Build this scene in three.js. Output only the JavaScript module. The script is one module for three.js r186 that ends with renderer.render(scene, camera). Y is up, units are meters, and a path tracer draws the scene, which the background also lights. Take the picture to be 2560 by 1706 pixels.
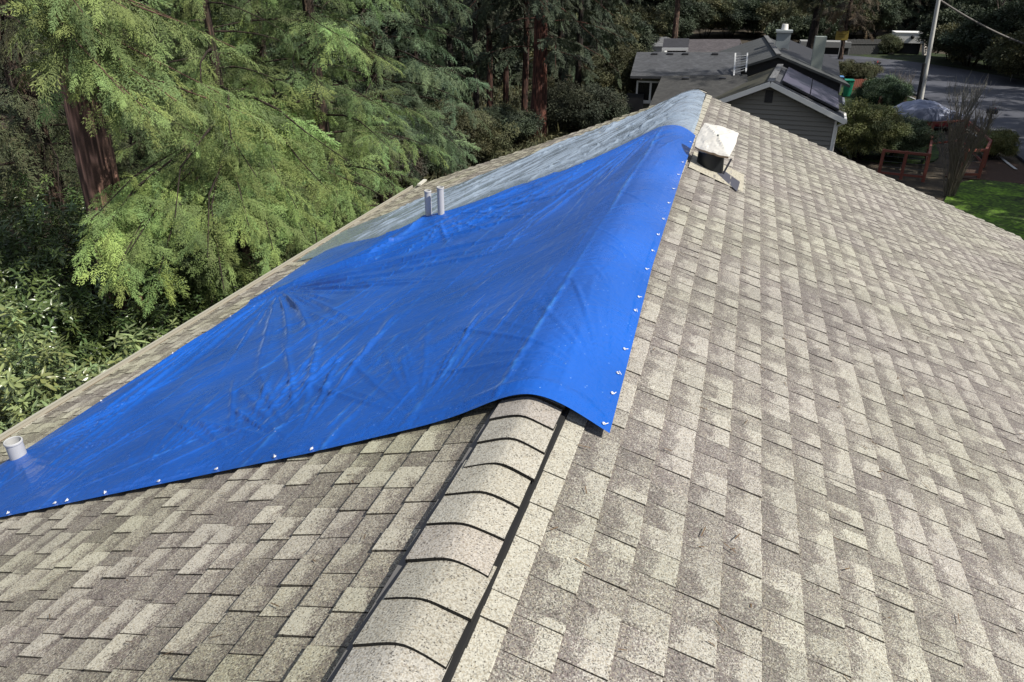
import * as THREE from 'three';
import { ImprovedNoise } from 'three/addons/math/ImprovedNoise.js';
import { mergeGeometries } from 'three/addons/utils/BufferGeometryUtils.js';
import { RoundedBoxGeometry } from 'three/addons/geometries/RoundedBoxGeometry.js';

// ---------------------------------------------------------------- camera, sky, sun, exposure
const scene = new THREE.Scene();
const W = 2560, H = 1706, FOCAL = 1834.36;                      // the photograph's pixels and focal length in them
const RY = 5.9;                                                 // height of the ridge above the ground
const camera = new THREE.PerspectiveCamera(49.878, 1024 / 682, 0.05, 900);
camera.position.set(0.6627, RY + 1.6, 0);
camera.rotation.order = 'YXZ';
camera.rotation.set(-0.46308, 0.29148, 0.00199);
camera.updateMatrixWorld(true);
scene.add(camera);

const renderer = new THREE.WebGLRenderer({ antialias: true });
renderer.setSize(1024, 682);
renderer.toneMapping = THREE.LinearToneMapping;
renderer.toneMappingExposure = 1.66;
renderer.shadowMap.enabled = true;

const R = (d) => d * Math.PI / 180;
const SUN_AZ = R(100), SUN_EL = R(46);                          // to the right of the ridge line, a little behind
const sunDir = new THREE.Vector3(Math.sin(SUN_AZ) * Math.cos(SUN_EL), Math.sin(SUN_EL), -Math.cos(SUN_AZ) * Math.cos(SUN_EL));
const NOISE = new ImprovedNoise();
{                                                                // a bright sky with broken thin cloud
  const w = 512, h = 256, a = new Float32Array(w * h * 4), mix = (p, q, t) => p + (q - p) * t;
  for (let y = 0; y < h; y++) for (let x = 0; x < w; x++) {
    const el = ((y + 0.5) / h - 0.5) * Math.PI, az = (x + 0.5) / w * Math.PI * 2, k = (y * w + x) * 4, s = Math.max(0, Math.sin(el)), X = Math.cos(el) * Math.cos(az), Z = Math.cos(el) * Math.sin(az);
    const t = Math.pow(s, 0.55), n = NOISE.noise(X * 2.2, s * 3.4, Z * 2.2) + 0.5 * NOISE.noise(X * 5, s * 7, Z * 5) + 0.25 * NOISE.noise(X * 11, s * 15, Z * 11);
    const c = Math.min(1, Math.max(0, 0.42 + n * 0.9));
    a[k] = mix(mix(0.26, 0.10, t), 0.37, c); a[k + 1] = mix(mix(0.29, 0.165, t), 0.37, c); a[k + 2] = mix(mix(0.33, 0.31, t), 0.385, c); a[k + 3] = 1;
  }
  const sky = new THREE.DataTexture(a, w, h, THREE.RGBAFormat, THREE.FloatType); sky.mapping = THREE.EquirectangularReflectionMapping; sky.magFilter = THREE.LinearFilter; sky.wrapS = THREE.RepeatWrapping; sky.needsUpdate = true;
  scene.background = sky; scene.environment = sky;
}
const sun = new THREE.DirectionalLight(new THREE.Color(1.0, 0.955, 0.885), 3.6);
sun.position.copy(sunDir).multiplyScalar(120);
sun.castShadow = true;
sun.shadow.camera.left = -70; sun.shadow.camera.right = 70; sun.shadow.camera.top = 70; sun.shadow.camera.bottom = -70; sun.shadow.camera.far = 300;
sun.shadow.mapSize.set(4096, 4096);
sun.name = 'sun';
scene.add(sun);

// ---------------------------------------------------------------- helpers
function rng(seed) { let s = seed >>> 0; return () => { s = (s + 0x6d2b79f5) | 0; let t = Math.imul(s ^ (s >>> 15), 1 | s); t = (t + Math.imul(t ^ (t >>> 7), 61 | t)) ^ t; return ((t ^ (t >>> 14)) >>> 0) / 4294967296; }; }
const n3 = (x, y, z = 0.37) => NOISE.noise(x, y, z);
const fbm = (x, y, z = 0.37, o = 4) => { let a = 0, k = 1, f = 1; for (let i = 0; i < o; i++) { a += k * n3(x * f, y * f, z + i * 7.1); f *= 2.03; k *= 0.5; } return a; };
const clamp = (x, a = 0, b = 1) => Math.min(b, Math.max(a, x));
const smooth = (a, b, x) => { const t = clamp((x - a) / (b - a)); return t * t * (3 - 2 * t); };
const lerp = (a, b, t) => a + (b - a) * t;
const V = (x, y, z) => new THREE.Vector3(x, y, z);
const lin = (r, g, b) => new THREE.Color().setRGB(r, g, b);

const names = new Map();
function numbered(name) { const k = names.get(name) || 0; names.set(name, k + 1); return k ? name + '_' + String(k).padStart(3, '0') : name; }
function tag(o, label, category, group, kind) {
  if (label) o.userData.label = label;
  if (category) o.userData.category = category;
  if (group) o.userData.group = group;
  if (kind) o.userData.kind = kind;
  return o;
}
function thing(name, label, category, group, pos) {
  const o = new THREE.Group(); o.name = numbered(name); scene.add(o);
  if (pos) o.position.copy(pos);
  return tag(o, label, category, group);
}
function part(name, geo, mat, parent, pos) {
  const m = new THREE.Mesh(geo, mat); m.castShadow = m.receiveShadow = true;
  m.name = parent === scene ? numbered(name) : name;
  if (pos) m.position.copy(pos);
  parent.add(m);
  return m;
}
function structure(name, geo, mat) { const m = part(name, geo, mat, scene); m.userData.kind = 'structure'; return m; }
const plain = (g) => { const q = g.index ? g.toNonIndexed() : g; for (const k of Object.keys(q.attributes)) if (!['position', 'normal', 'uv'].includes(k)) q.deleteAttribute(k); return q; };
const merge = (list) => mergeGeometries(list.map(plain));
function bx(w, h, d, x = 0, y = 0, z = 0, ry = 0, rx = 0, rz = 0) {
  const g = new THREE.BoxGeometry(w, h, d); g.rotateX(rx); g.rotateZ(rz); g.rotateY(ry); g.translate(x, y, z); return g;
}
function cyl(r0, r1, a, b, n = 10) {                              // a tapered bar from a to b
  const d = b.clone().sub(a), g = new THREE.CylinderGeometry(r1, r0, d.length(), n, 1);
  g.applyQuaternion(new THREE.Quaternion().setFromUnitVectors(V(0, 1, 0), d.clone().normalize()));
  g.translate((a.x + b.x) / 2, (a.y + b.y) / 2, (a.z + b.z) / 2); return g;
}
function beam(w, h, a, b) {                                       // a square bar from a to b
  const d = b.clone().sub(a), g = new THREE.BoxGeometry(w, h, d.length());
  const m = new THREE.Matrix4().lookAt(b, a, V(0, 1, 0)); g.applyMatrix4(m);
  g.translate((a.x + b.x) / 2, (a.y + b.y) / 2, (a.z + b.z) / 2); return g;
}
class Soup {                                                      // loose triangles with uv and colour
  constructor() { this.p = []; this.u = []; this.c = []; }
  tri(a, b, c, ua, ub, uc, ca, cb = ca, cc = ca) { for (const v of [a, b, c]) this.p.push(v.x, v.y, v.z); for (const v of [ua, ub, uc]) this.u.push(v[0], v[1]); for (const v of [ca, cb, cc]) this.c.push(v[0], v[1], v[2]); }
  quad(a, b, c, d, ua, ub, uc, ud, ca, cb = ca, cc = ca, cd = ca) { this.tri(a, b, c, ua, ub, uc, ca, cb, cc); this.tri(a, c, d, ua, uc, ud, ca, cc, cd); }
  build() {
    const g = new THREE.BufferGeometry();
    g.setAttribute('position', new THREE.Float32BufferAttribute(this.p, 3));
    g.setAttribute('uv', new THREE.Float32BufferAttribute(this.u, 2));
    g.setAttribute('color', new THREE.Float32BufferAttribute(this.c, 3));
    g.computeVertexNormals(); return g;
  }
}
// a place in the world seen along the ray through (px, py) of the photograph: at ground height y, at depth z or at a horizontal range
const RIGHT = V(0, 0, 0), UPV = V(0, 0, 0), BACK = V(0, 0, 0);
camera.matrixWorld.extractBasis(RIGHT, UPV, BACK);
function U(px, py, { y, z, range }) {
  const d = RIGHT.clone().multiplyScalar((px - W / 2) / FOCAL).addScaledVector(UPV, -(py - H / 2) / FOCAL).sub(BACK), c = camera.position;
  const t = y !== undefined ? (y - c.y) / d.y : z !== undefined ? (z - c.z) / d.z : range / Math.hypot(d.x, d.z);
  return c.clone().addScaledVector(d, t);
}

// ---------------------------------------------------------------- textures
function dataTexture(n, m, fill, srgb) {
  const a = new Uint8Array(n * m * 4);
  for (let y = 0; y < m; y++) for (let x = 0; x < n; x++) { const c = fill(x, y, x / n, y / m), k = (y * n + x) * 4; a[k] = clamp(c[0]) * 255; a[k + 1] = clamp(c[1]) * 255; a[k + 2] = clamp(c[2]) * 255; a[k + 3] = 255; }
  const t = new THREE.DataTexture(a, n, m); t.wrapS = t.wrapT = THREE.RepeatWrapping; t.magFilter = THREE.LinearFilter; t.minFilter = THREE.LinearMipmapLinearFilter; t.generateMipmaps = true;
  if (srgb) t.colorSpace = THREE.SRGBColorSpace; t.needsUpdate = true; return t;
}
const hash = (x, y, s = 0) => { let h = Math.imul(x | 0, 374761393) ^ Math.imul(y | 0, 668265263) ^ Math.imul(s | 0, 1274126177); h = Math.imul(h ^ (h >>> 13), 1274126177); return ((h ^ (h >>> 16)) >>> 0) / 4294967296; };
// tileable noise, in cycles per side
function tileNoise(u, v, f, s) {
  const x = u * f, y = v * f, xi = Math.floor(x), yi = Math.floor(y), fx = x - xi, fy = y - yi, w = (k) => ((k % f) + f) % f, sx = fx * fx * (3 - 2 * fx), sy = fy * fy * (3 - 2 * fy);
  return lerp(lerp(hash(w(xi), w(yi), s), hash(w(xi + 1), w(yi), s), sx), lerp(hash(w(xi), w(yi + 1), s), hash(w(xi + 1), w(yi + 1), s), sx), sy);
}
// mineral granules: eight rows, one shingle exposure each, of different blends
const GRAN = { cream: [0.705, 0.692, 0.652], tan: [0.59, 0.56, 0.50], grey: [0.505, 0.495, 0.47], mauve: [0.425, 0.39, 0.38], dark: [0.24, 0.225, 0.205] };
const ROWS = [                                                    // [cream, tan, grey, mauve, dark] shares, shade line strength: printed, plus painted butt shadow in the left slope's rows
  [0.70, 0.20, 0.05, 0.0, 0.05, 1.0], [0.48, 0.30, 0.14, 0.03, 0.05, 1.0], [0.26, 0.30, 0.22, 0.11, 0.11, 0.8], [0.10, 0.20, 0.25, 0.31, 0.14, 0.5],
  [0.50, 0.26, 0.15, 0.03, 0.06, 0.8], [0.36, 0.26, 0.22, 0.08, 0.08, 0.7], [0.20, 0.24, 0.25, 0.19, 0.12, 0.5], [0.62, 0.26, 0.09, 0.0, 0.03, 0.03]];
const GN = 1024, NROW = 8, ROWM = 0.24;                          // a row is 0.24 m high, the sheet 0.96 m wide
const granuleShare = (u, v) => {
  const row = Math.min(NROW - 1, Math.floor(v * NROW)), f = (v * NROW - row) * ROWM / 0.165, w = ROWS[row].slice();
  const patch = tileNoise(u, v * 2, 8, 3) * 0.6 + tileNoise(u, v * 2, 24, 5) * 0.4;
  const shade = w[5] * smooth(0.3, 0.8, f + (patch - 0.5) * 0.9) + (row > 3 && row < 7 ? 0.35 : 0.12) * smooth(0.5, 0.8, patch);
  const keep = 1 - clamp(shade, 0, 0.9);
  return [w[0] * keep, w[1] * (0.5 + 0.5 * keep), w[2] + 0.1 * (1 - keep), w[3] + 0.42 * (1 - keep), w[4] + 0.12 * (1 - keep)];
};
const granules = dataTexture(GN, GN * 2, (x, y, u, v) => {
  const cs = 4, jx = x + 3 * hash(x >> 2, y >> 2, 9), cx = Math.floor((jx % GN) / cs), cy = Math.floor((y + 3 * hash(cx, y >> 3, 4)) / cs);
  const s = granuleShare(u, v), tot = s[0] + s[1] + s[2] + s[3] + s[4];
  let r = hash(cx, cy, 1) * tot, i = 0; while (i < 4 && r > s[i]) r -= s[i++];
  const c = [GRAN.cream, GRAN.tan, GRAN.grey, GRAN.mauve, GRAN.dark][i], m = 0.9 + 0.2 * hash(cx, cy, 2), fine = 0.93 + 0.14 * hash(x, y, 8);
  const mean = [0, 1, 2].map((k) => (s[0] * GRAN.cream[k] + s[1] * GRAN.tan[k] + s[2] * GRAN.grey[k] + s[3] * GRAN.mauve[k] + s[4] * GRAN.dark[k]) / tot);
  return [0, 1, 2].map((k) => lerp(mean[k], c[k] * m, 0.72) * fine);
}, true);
granules.anisotropy = 8;
const granuleBump = dataTexture(512, 512, (x, y) => { const h = hash(x >> 1, y >> 1, 21) * 0.7 + hash(x, y, 22) * 0.3; return [h, h, h]; });
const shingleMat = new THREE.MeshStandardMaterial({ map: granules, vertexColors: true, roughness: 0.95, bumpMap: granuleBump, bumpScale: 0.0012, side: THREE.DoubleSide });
const barkTex = dataTexture(256, 512, (x, y, u, v) => {
  const s = tileNoise(u, v * 0.25 + tileNoise(u, v, 8, 2) * 0.02, 32, 31), c = tileNoise(u, v, 16, 33), f = hash(x, y, 34), k = 0.3 + 0.5 * s * s + 0.25 * c * s + 0.14 * (f - 0.5);
  return [k, k * 0.93, k * 0.88];
}, true);
const leafNoise = null;
const mat = (r, g, b, rough = 0.8, extra = {}) => new THREE.MeshStandardMaterial({ color: lin(r, g, b), roughness: rough, ...extra });
const bark = (r, g, b) => mat(r, g, b, 0.95, { map: barkTex, bumpMap: barkTex, bumpScale: 0.02 });
const leafy = (r, g, b, rough = 0.75, t = 0.25) => new THREE.MeshPhysicalMaterial({ color: lin(r, g, b), roughness: rough, transmission: t, thickness: 0, side: THREE.DoubleSide });

// ---------------------------------------------------------------- the ground
const soilTex = dataTexture(512, 512, (x, y, u, v) => {
  const a = tileNoise(u, v, 8, 41), b = tileNoise(u, v, 32, 42), c = tileNoise(u, v, 128, 43), d = hash(x, y, 44), k = 0.25 + 0.25 * a + 0.25 * b + 0.3 * c * d;
  return [k * 0.95, k * 0.84, k * 0.66];
}, true);
soilTex.repeat.set(60, 60);
{
  const g = new THREE.PlaneGeometry(700, 700, 140, 140); g.rotateX(-Math.PI / 2);
  const p = g.attributes.position;
  for (let i = 0; i < p.count; i++) {
    const x = p.getX(i), z = p.getZ(i), far = smooth(95, 300, Math.hypot(x, z));
    p.setY(i, -0.03 - 0.25 * smooth(0, 1, Math.abs(fbm(x * 0.03, z * 0.03))) + far * 14);
  }
  g.computeVertexNormals();
  structure('ground', g, mat(0.2, 0.2, 0.2, 1, { map: soilTex }));
}
function sheet(name, pts, y, m, thick = 0.05, parentThing) {       // a flat sheet with an outline on the ground
  const s = new THREE.Shape(pts.map(([x, z]) => new THREE.Vector2(x, -z)));
  const g = new THREE.ExtrudeGeometry(s, { depth: thick, bevelEnabled: false, curveSegments: 4 }); g.rotateX(-Math.PI / 2); g.translate(0, y - thick, 0);
  return structure(name, g, m);
}
function curved(pts, n = 60) { return new THREE.CatmullRomCurve3(pts.map(([x, z]) => V(x, 0, z))).getPoints(n).map((p) => [p.x, p.z]); }
const asphaltTex = dataTexture(512, 512, (x, y, u, v) => { const k = 0.36 + 0.12 * tileNoise(u, v, 4, 51) + 0.06 * tileNoise(u, v, 32, 52) + 0.1 * (hash(x, y, 53) - 0.5); return [k * 0.98, k, k * 1.04]; }, true);
asphaltTex.repeat.set(0.12, 0.12);
const roadMat = mat(0.34, 0.34, 0.375, 0.85, { map: asphaltTex });
const nearEdge = curved([[14.2, -24], [13.2, -36], [13.4, -44], [13.0, -54], [11.6, -62], [7, -68.5], [-4, -71], [-60, -73]]);
const farEdge = curved([[26, -24], [25.5, -46], [24, -62], [20.8, -74], [15.5, -84], [6, -91], [-6, -93], [-60, -95]]);
sheet('road', [...nearEdge, ...farEdge.slice().reverse()], 0.06, roadMat, 0.1);
{                                                                 // painted edge line
  const soup = new Soup(), c = [0.5, 0.5, 0.47];
  const line = (e, off) => { for (let i = 0; i < e.length - 1; i++) { const [x0, z0] = e[i], [x1, z1] = e[i + 1], l = Math.hypot(x1 - x0, z1 - z0), nx = -(z1 - z0) / l, nz = (x1 - x0) / l; const q = (x, z, o) => V(x + nx * o, 0.064, z + nz * o); if (hash(i, 3, 5) > 0.12) soup.quad(q(x0, z0, off), q(x1, z1, off), q(x1, z1, off + 0.12), q(x0, z0, off + 0.12), [0, 0], [1, 0], [1, 1], [0, 1], c); } };
  line(nearEdge, -0.9); line(nearEdge, -0.5 - 7);
  const m = structure('road_marking', soup.build(), new THREE.MeshStandardMaterial({ vertexColors: true, roughness: 0.8, side: THREE.DoubleSide }));
}
const lawnTex = dataTexture(512, 512, (x, y, u, v) => { const a = tileNoise(u, v, 8, 61), b = tileNoise(u, v, 64, 62), k = 0.5 + 0.45 * (a - 0.3) + 0.5 * (b - 0.5) + 0.3 * (hash(x, y, 63) - 0.5); return [k * 0.62, k * 0.8, k * 0.28]; }, true);
lawnTex.repeat.set(0.2, 0.2);
const lawnMat = mat(0.55, 0.6, 0.3, 0.95, { map: lawnTex });
sheet('lawn', curved([[7.6, -26], [8.6, -31], [10.2, -34], [12.4, -33.6], [13.5, -33], [14.3, -27], [14.8, -12], [6.5, -12], [7.6, -26]], 40), 0.03, lawnMat, 0.1);
sheet('mulch_bed', curved([[9.2, -34.4], [10.2, -37], [12.4, -38.4], [13.2, -36], [13.6, -33.2], [12.4, -33.8], [10.2, -34.2]], 30), 0.015, mat(0.24, 0.17, 0.16, 1, { map: soilTex }), 0.1);
sheet('side_yard', curved([[5.6, -52], [9.8, -50], [10.2, -42], [9, -37], [6, -37], [5.2, -44]], 30), 0.01, mat(0.17, 0.2, 0.13, 1, { map: lawnTex }), 0.1);
sheet('far_verge', [...farEdge.slice(14, 52).map(([x, z]) => [x - 0.1, z]), ...curved([[30, -38], [30, -66], [26, -82], [18, -96], [4, -100]].reverse(), 30)], 0.05, mat(0.11, 0.12, 0.06, 1, { map: lawnTex }), 0.1);
sheet('front_verge', curved([[5.8, -66], [10.6, -61.5], [11.8, -55], [9.4, -52.5], [5.6, -54]], 30), 0.012, mat(0.2, 0.2, 0.12, 1, { map: lawnTex }), 0.1);

// ---------------------------------------------------------------- the house under the camera
const TILT = Math.atan(0.385), CT = Math.cos(TILT), ST = Math.sin(TILT), ZN = 2.6, ZF = -12.12, WL = 4.752 / CT, WR = 4.851 / CT;
// a point of the roof: side -1 or 1, distance down the slope, z, height above the plane
const RP = (side, d, z, n = 0) => V(side * (d * CT + n * ST), RY - d * ST + n * CT, z);
const house = thing('house', 'near house with tan asphalt shingle roof, ridge caps and blue tarp spread over its ridge', 'house');
{
  const deckMat = mat(0.035, 0.033, 0.03, 0.95);
  for (const [s, w] of [[-1, WL], [1, WR]]) {
    const a = RP(s, 0, ZN, -0.002), b = RP(s, w, ZN, -0.002), c = RP(s, w, ZF, -0.002), d = RP(s, 0, ZF, -0.002), k = [0, 0, 0], dn = V(-s * ST * 0.1, -0.1, 0), z = [0, 0];
    const q = (e, f, g, h, o) => o.quad(e, f, g, h, z, z, z, z, k), lo = (p) => p.clone().add(dn), o = new Soup();
    q(a, b, c, d, o); q(lo(a), lo(d), lo(c), lo(b), o); q(b, lo(b), lo(c), c, o); q(a, lo(a), lo(b), b, o); q(d, c, lo(c), lo(d), o);
    part('roof_deck', o.build(), deckMat, house);
  }
  const wallMat = mat(0.32, 0.31, 0.28, 0.85), yl = RY - WL * ST;
  const shape = new THREE.Shape([[-4.3, -0.3], [4.35, -0.3], [4.35, yl + 0.05], [0, RY - 0.17], [-4.3, yl + 0.07]].map(([x, y]) => new THREE.Vector2(x, y)));
  const g = new THREE.ExtrudeGeometry(shape, { depth: ZN - ZF - 0.8, bevelEnabled: false }); g.translate(0, 0, ZF + 0.4);
  part('wall', g, wallMat, house);
  const trim = mat(0.5, 0.46, 0.38, 0.7);
  for (const [s, w] of [[-1, WL], [1, WR]]) for (const z of [ZF - 0.012, ZN + 0.012]) part('barge_board', beam(0.022, 0.17, RP(s, 0.02, z, -0.1), RP(s, w, z, -0.1)), trim, house);
}
// shingles: every tab is a thin wedge, thick at its lower edge
const NL = 34, pieces = [];
const blueIn = (s, d, z) => (s < 0 ? d < 4.0 && z < -2.75 && z > -7.75 : d < 0.2 && z < -2.75 && z > -8.4);
function tab(side, d0, d1, z0, z1, th, tint, row, off, skew, list) {
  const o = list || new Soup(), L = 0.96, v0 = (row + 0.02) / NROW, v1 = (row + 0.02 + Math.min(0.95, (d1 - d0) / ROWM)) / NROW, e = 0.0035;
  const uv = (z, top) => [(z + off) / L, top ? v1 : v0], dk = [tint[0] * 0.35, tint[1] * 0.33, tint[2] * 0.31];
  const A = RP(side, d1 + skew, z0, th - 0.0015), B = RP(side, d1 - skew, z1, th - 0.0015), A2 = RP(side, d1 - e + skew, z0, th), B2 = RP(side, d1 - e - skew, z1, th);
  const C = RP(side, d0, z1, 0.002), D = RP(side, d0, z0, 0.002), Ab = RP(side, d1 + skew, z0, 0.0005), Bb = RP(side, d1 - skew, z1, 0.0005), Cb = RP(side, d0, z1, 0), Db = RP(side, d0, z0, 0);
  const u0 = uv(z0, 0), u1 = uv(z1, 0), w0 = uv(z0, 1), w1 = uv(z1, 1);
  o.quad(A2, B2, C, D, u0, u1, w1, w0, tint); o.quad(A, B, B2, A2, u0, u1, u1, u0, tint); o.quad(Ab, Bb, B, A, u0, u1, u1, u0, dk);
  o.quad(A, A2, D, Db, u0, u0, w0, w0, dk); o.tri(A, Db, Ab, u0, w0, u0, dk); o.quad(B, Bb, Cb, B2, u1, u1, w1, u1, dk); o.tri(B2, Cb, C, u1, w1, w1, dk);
  return o;
}
const SLOPES = [{ side: -1, w: WL, first: 0.178 - 0.148, step: 0.148, seed: 11 }, { side: 1, w: WR, first: 0.2297, step: 0.158, seed: 29 }];
for (const { side, w, first, step, seed } of SLOPES) {
  const rnd = rng(seed), all = [];
  for (let i = 0, d = first; d < w + step; i++, d = first + i * step) {
    const d1 = Math.min(d, w + 0.02), d0 = Math.max(0.02, d - step - 0.025);
    if (d1 - d0 < 0.05) continue;
    let z = ZN - rnd() * 0.2, strip = rnd() * 0.5, tooth = rnd() < 0.5;
    const wave = (zz) => 0.0022 * fbm(zz * 1.3, i * 5.3, seed);
    while (z > ZF - 0.02) {
      const lat = 0.122; let kz = Math.ceil((ZN - z) / lat + 0.01), jz = 0; do { jz = ZN - lat * (kz + 0.2 * (hash(kz, 3, 7) - 0.5)) - 0.005 * rnd(); kz++; } while (z - jz < 0.035);
      const cut = rnd(), len = side < 0 ? lerp(0.09, 0.22, rnd() * rnd() * 0.5 + rnd() * 0.5) : (z - jz > 0.09 && cut < 0.25) ? (z - jz) * (0.32 + 0.36 * rnd()) : z - jz, z1 = Math.max(ZF - 0.03 - rnd() * 0.01, z - len);
      tooth = rnd() < 0.72 ? !tooth : tooth;
      const th = (tooth ? 0.0205 : 0.015) + 0.003 * rnd(), p = rnd(), wear = 1 + 0.12 * fbm(z * 0.5 + 7, d * 0.5, side * 9), lich = clamp(0.5 + fbm(z * 0.9, d * 0.9, side * 3) * 1.1), k = wear * (0.88 + 0.2 * rnd());
      let row, tint;
      if (side < 0) {
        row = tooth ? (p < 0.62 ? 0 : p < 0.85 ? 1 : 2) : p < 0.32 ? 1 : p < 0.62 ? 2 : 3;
        tint = [k * (1.02 - 0.03 * lich), k * (0.985 + 0.01 * lich), k * (0.93 - 0.12 * lich)];
      } else {
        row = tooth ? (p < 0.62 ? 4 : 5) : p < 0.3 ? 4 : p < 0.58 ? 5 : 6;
        tint = [k * 0.97, k * (0.955 + 0.03 * lich), k * (0.965 - 0.04 * lich)];
        if (i === 0) { row = 7; tint = [0.98, 0.98, 0.93]; }
      }
      const gap = side < 0 ? 0.0055 : rnd() < 0.5 ? 0.0034 : 0.0012;
      all.push({ side, d0, d1: d1 + wave(z), z0: z, z1: z1 + gap, th, tint, row, off: rnd() * 7, skew: 0.0025 * (rnd() - 0.5) });
      z = z1;
    }
  }
  const cam = camera.position, q = V(0, 0, 0);
  for (const a of all) {
    const m = RP(side, a.d1 - 0.06, (a.z0 + a.z1) / 2, 0.01); q.copy(m).project(camera); a.m = m;
    a.seen = Math.abs(q.x) < 1.0 && Math.abs(q.y) < 1.0 && q.z < 1 && !blueIn(side, a.d1 - 0.06, m.z);
    a.far = m.distanceTo(cam);
  }
  const near = all.filter((a) => a.seen).sort((a, b) => a.far - b.far).slice(0, 149), set = new Set(near);
  for (const a of near) {
    const g = tab(a.side, a.d0, a.d1, a.z0, a.z1, a.th, a.tint, a.row, a.off, a.skew).build();
    g.translate(-a.m.x, -a.m.y, -a.m.z); part('shingle', g, shingleMat, house, a.m);
  }
  const rest = new Soup(); for (const a of all) if (!set.has(a)) tab(a.side, a.d0, a.d1, a.z0, a.z1, a.th, a.tint, a.row, a.off, a.skew, rest);
  part('shingle_field', rest.build(), shingleMat, house).userData.kind = 'stuff';
}
// ridge vent, and cap shingles bent over it
{
  const vm = mat(0.007, 0.007, 0.007, 0.9), y = RY;
  const prof = (x) => -0.385 * (Math.sqrt(x * x + 0.0016) - 0.04) + 0.004;
  const vent = new THREE.Shape([[-0.128, -0.062], [-0.126, -0.03], [-0.06, -0.006], [0, 0.014], [0.06, -0.004], [0.134, -0.026], [0.144, -0.062], [0, -0.02]].map(([a, b]) => new THREE.Vector2(a, b)));
  const vg = new THREE.ExtrudeGeometry(vent, { depth: ZN - ZF - 0.1, bevelEnabled: false }); vg.translate(0, y, ZF + 0.05);
  part('ridge_vent', vg, vm, house);
  part('vent_flange', beam(0.045, 0.006, RP(-1, 0.15, ZN - 0.06, 0.018), RP(-1, 0.15, ZF + 0.06, 0.018)), mat(0.11, 0.105, 0.1, 0.9), house);
  const rnd = rng(77), xs = [-0.138, -0.1, -0.066, -0.036, -0.012, 0.012, 0.036, 0.066, 0.1, 0.128], step = 0.1655;
  for (let i = 0, z = 1.6; z > ZF - 0.05; z -= step, i++) {
    rnd();
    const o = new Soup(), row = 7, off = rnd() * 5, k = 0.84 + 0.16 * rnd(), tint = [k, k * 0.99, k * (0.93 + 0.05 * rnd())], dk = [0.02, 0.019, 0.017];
    const zb = z, zt = Math.max(z - step - 0.06, ZF - 0.04), sx = (rnd() - 0.5) * 0.016, tw = (rnd() - 0.5) * 0.012, cool = rnd();
    if (cool < 0.35) { tint[0] *= 0.93; tint[1] *= 0.9; tint[2] *= 0.93; }
    const P = (x, zz, n) => V(x + sx + tw * (zz - zb) / step, y + prof(x) + 0.021 - 0.012 * Math.abs(x) + n, zz - 0.004 * Math.sin(x * 20 + off));
    const uv = (x, t) => [(x + off) / 0.96, (row + (t ? 0.96 : 0.03)) / NROW];
    for (let j = 0; j < xs.length - 1; j++) {
      const a = xs[j], b = xs[j + 1];
      o.quad(P(a, zb, 0.017), P(b, zb, 0.017), P(b, zt, 0.001), P(a, zt, 0.001), uv(a, 0), uv(b, 0), uv(b, 1), uv(a, 1), tint);
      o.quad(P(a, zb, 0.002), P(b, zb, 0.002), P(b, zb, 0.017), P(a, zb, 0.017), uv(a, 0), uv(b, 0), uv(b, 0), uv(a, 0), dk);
    }
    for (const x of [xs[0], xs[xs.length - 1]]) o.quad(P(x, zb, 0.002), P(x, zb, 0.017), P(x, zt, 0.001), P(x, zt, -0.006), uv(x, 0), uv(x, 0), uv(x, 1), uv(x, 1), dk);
    const m = V(0, y, zb), g = o.build(); g.translate(0, -m.y, -m.z); part('ridge_cap', g, shingleMat, house, m);
  }
}
{                                                                 // gutters along both eaves
  const gm = mat(0.37, 0.35, 0.285, 0.6);
  for (const [s, w, m] of [[-1, WL, gm], [1, WR, mat(0.3, 0.12, 0.08, 0.6)]]) {
    const e = RP(s, w, 0), L = ZN - ZF, zc = (ZN + ZF) / 2, y0 = e.y - 0.012, X = (q) => e.x + s * q;
    const g = merge([bx(0.006, 0.115, L, X(0.027), y0 - 0.058, zc), bx(0.085, 0.006, L, X(0.07), y0 - 0.112, zc), bx(0.006, 0.11, L, X(0.115), y0 - 0.052, zc), bx(0.02, 0.012, L, X(0.118), y0 + 0.009, zc)]);
    const gu = part('gutter', g, m, house); part('gutter_litter', bx(0.088, 0.02, ZN - ZF - 0.04, e.x + s * 0.07, e.y - 0.05, (ZN + ZF) / 2), mat(0.16, 0.12, 0.08, 1), gu);
  }
  part('gutter_end_bracket', beam(0.06, 0.03, RP(-1, WL - 0.12, ZF - 0.1, 0.05), RP(-1, WL - 0.2, ZF + 0.35, 0.05)), mat(0.6, 0.58, 0.5, 0.6), house);
}
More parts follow.
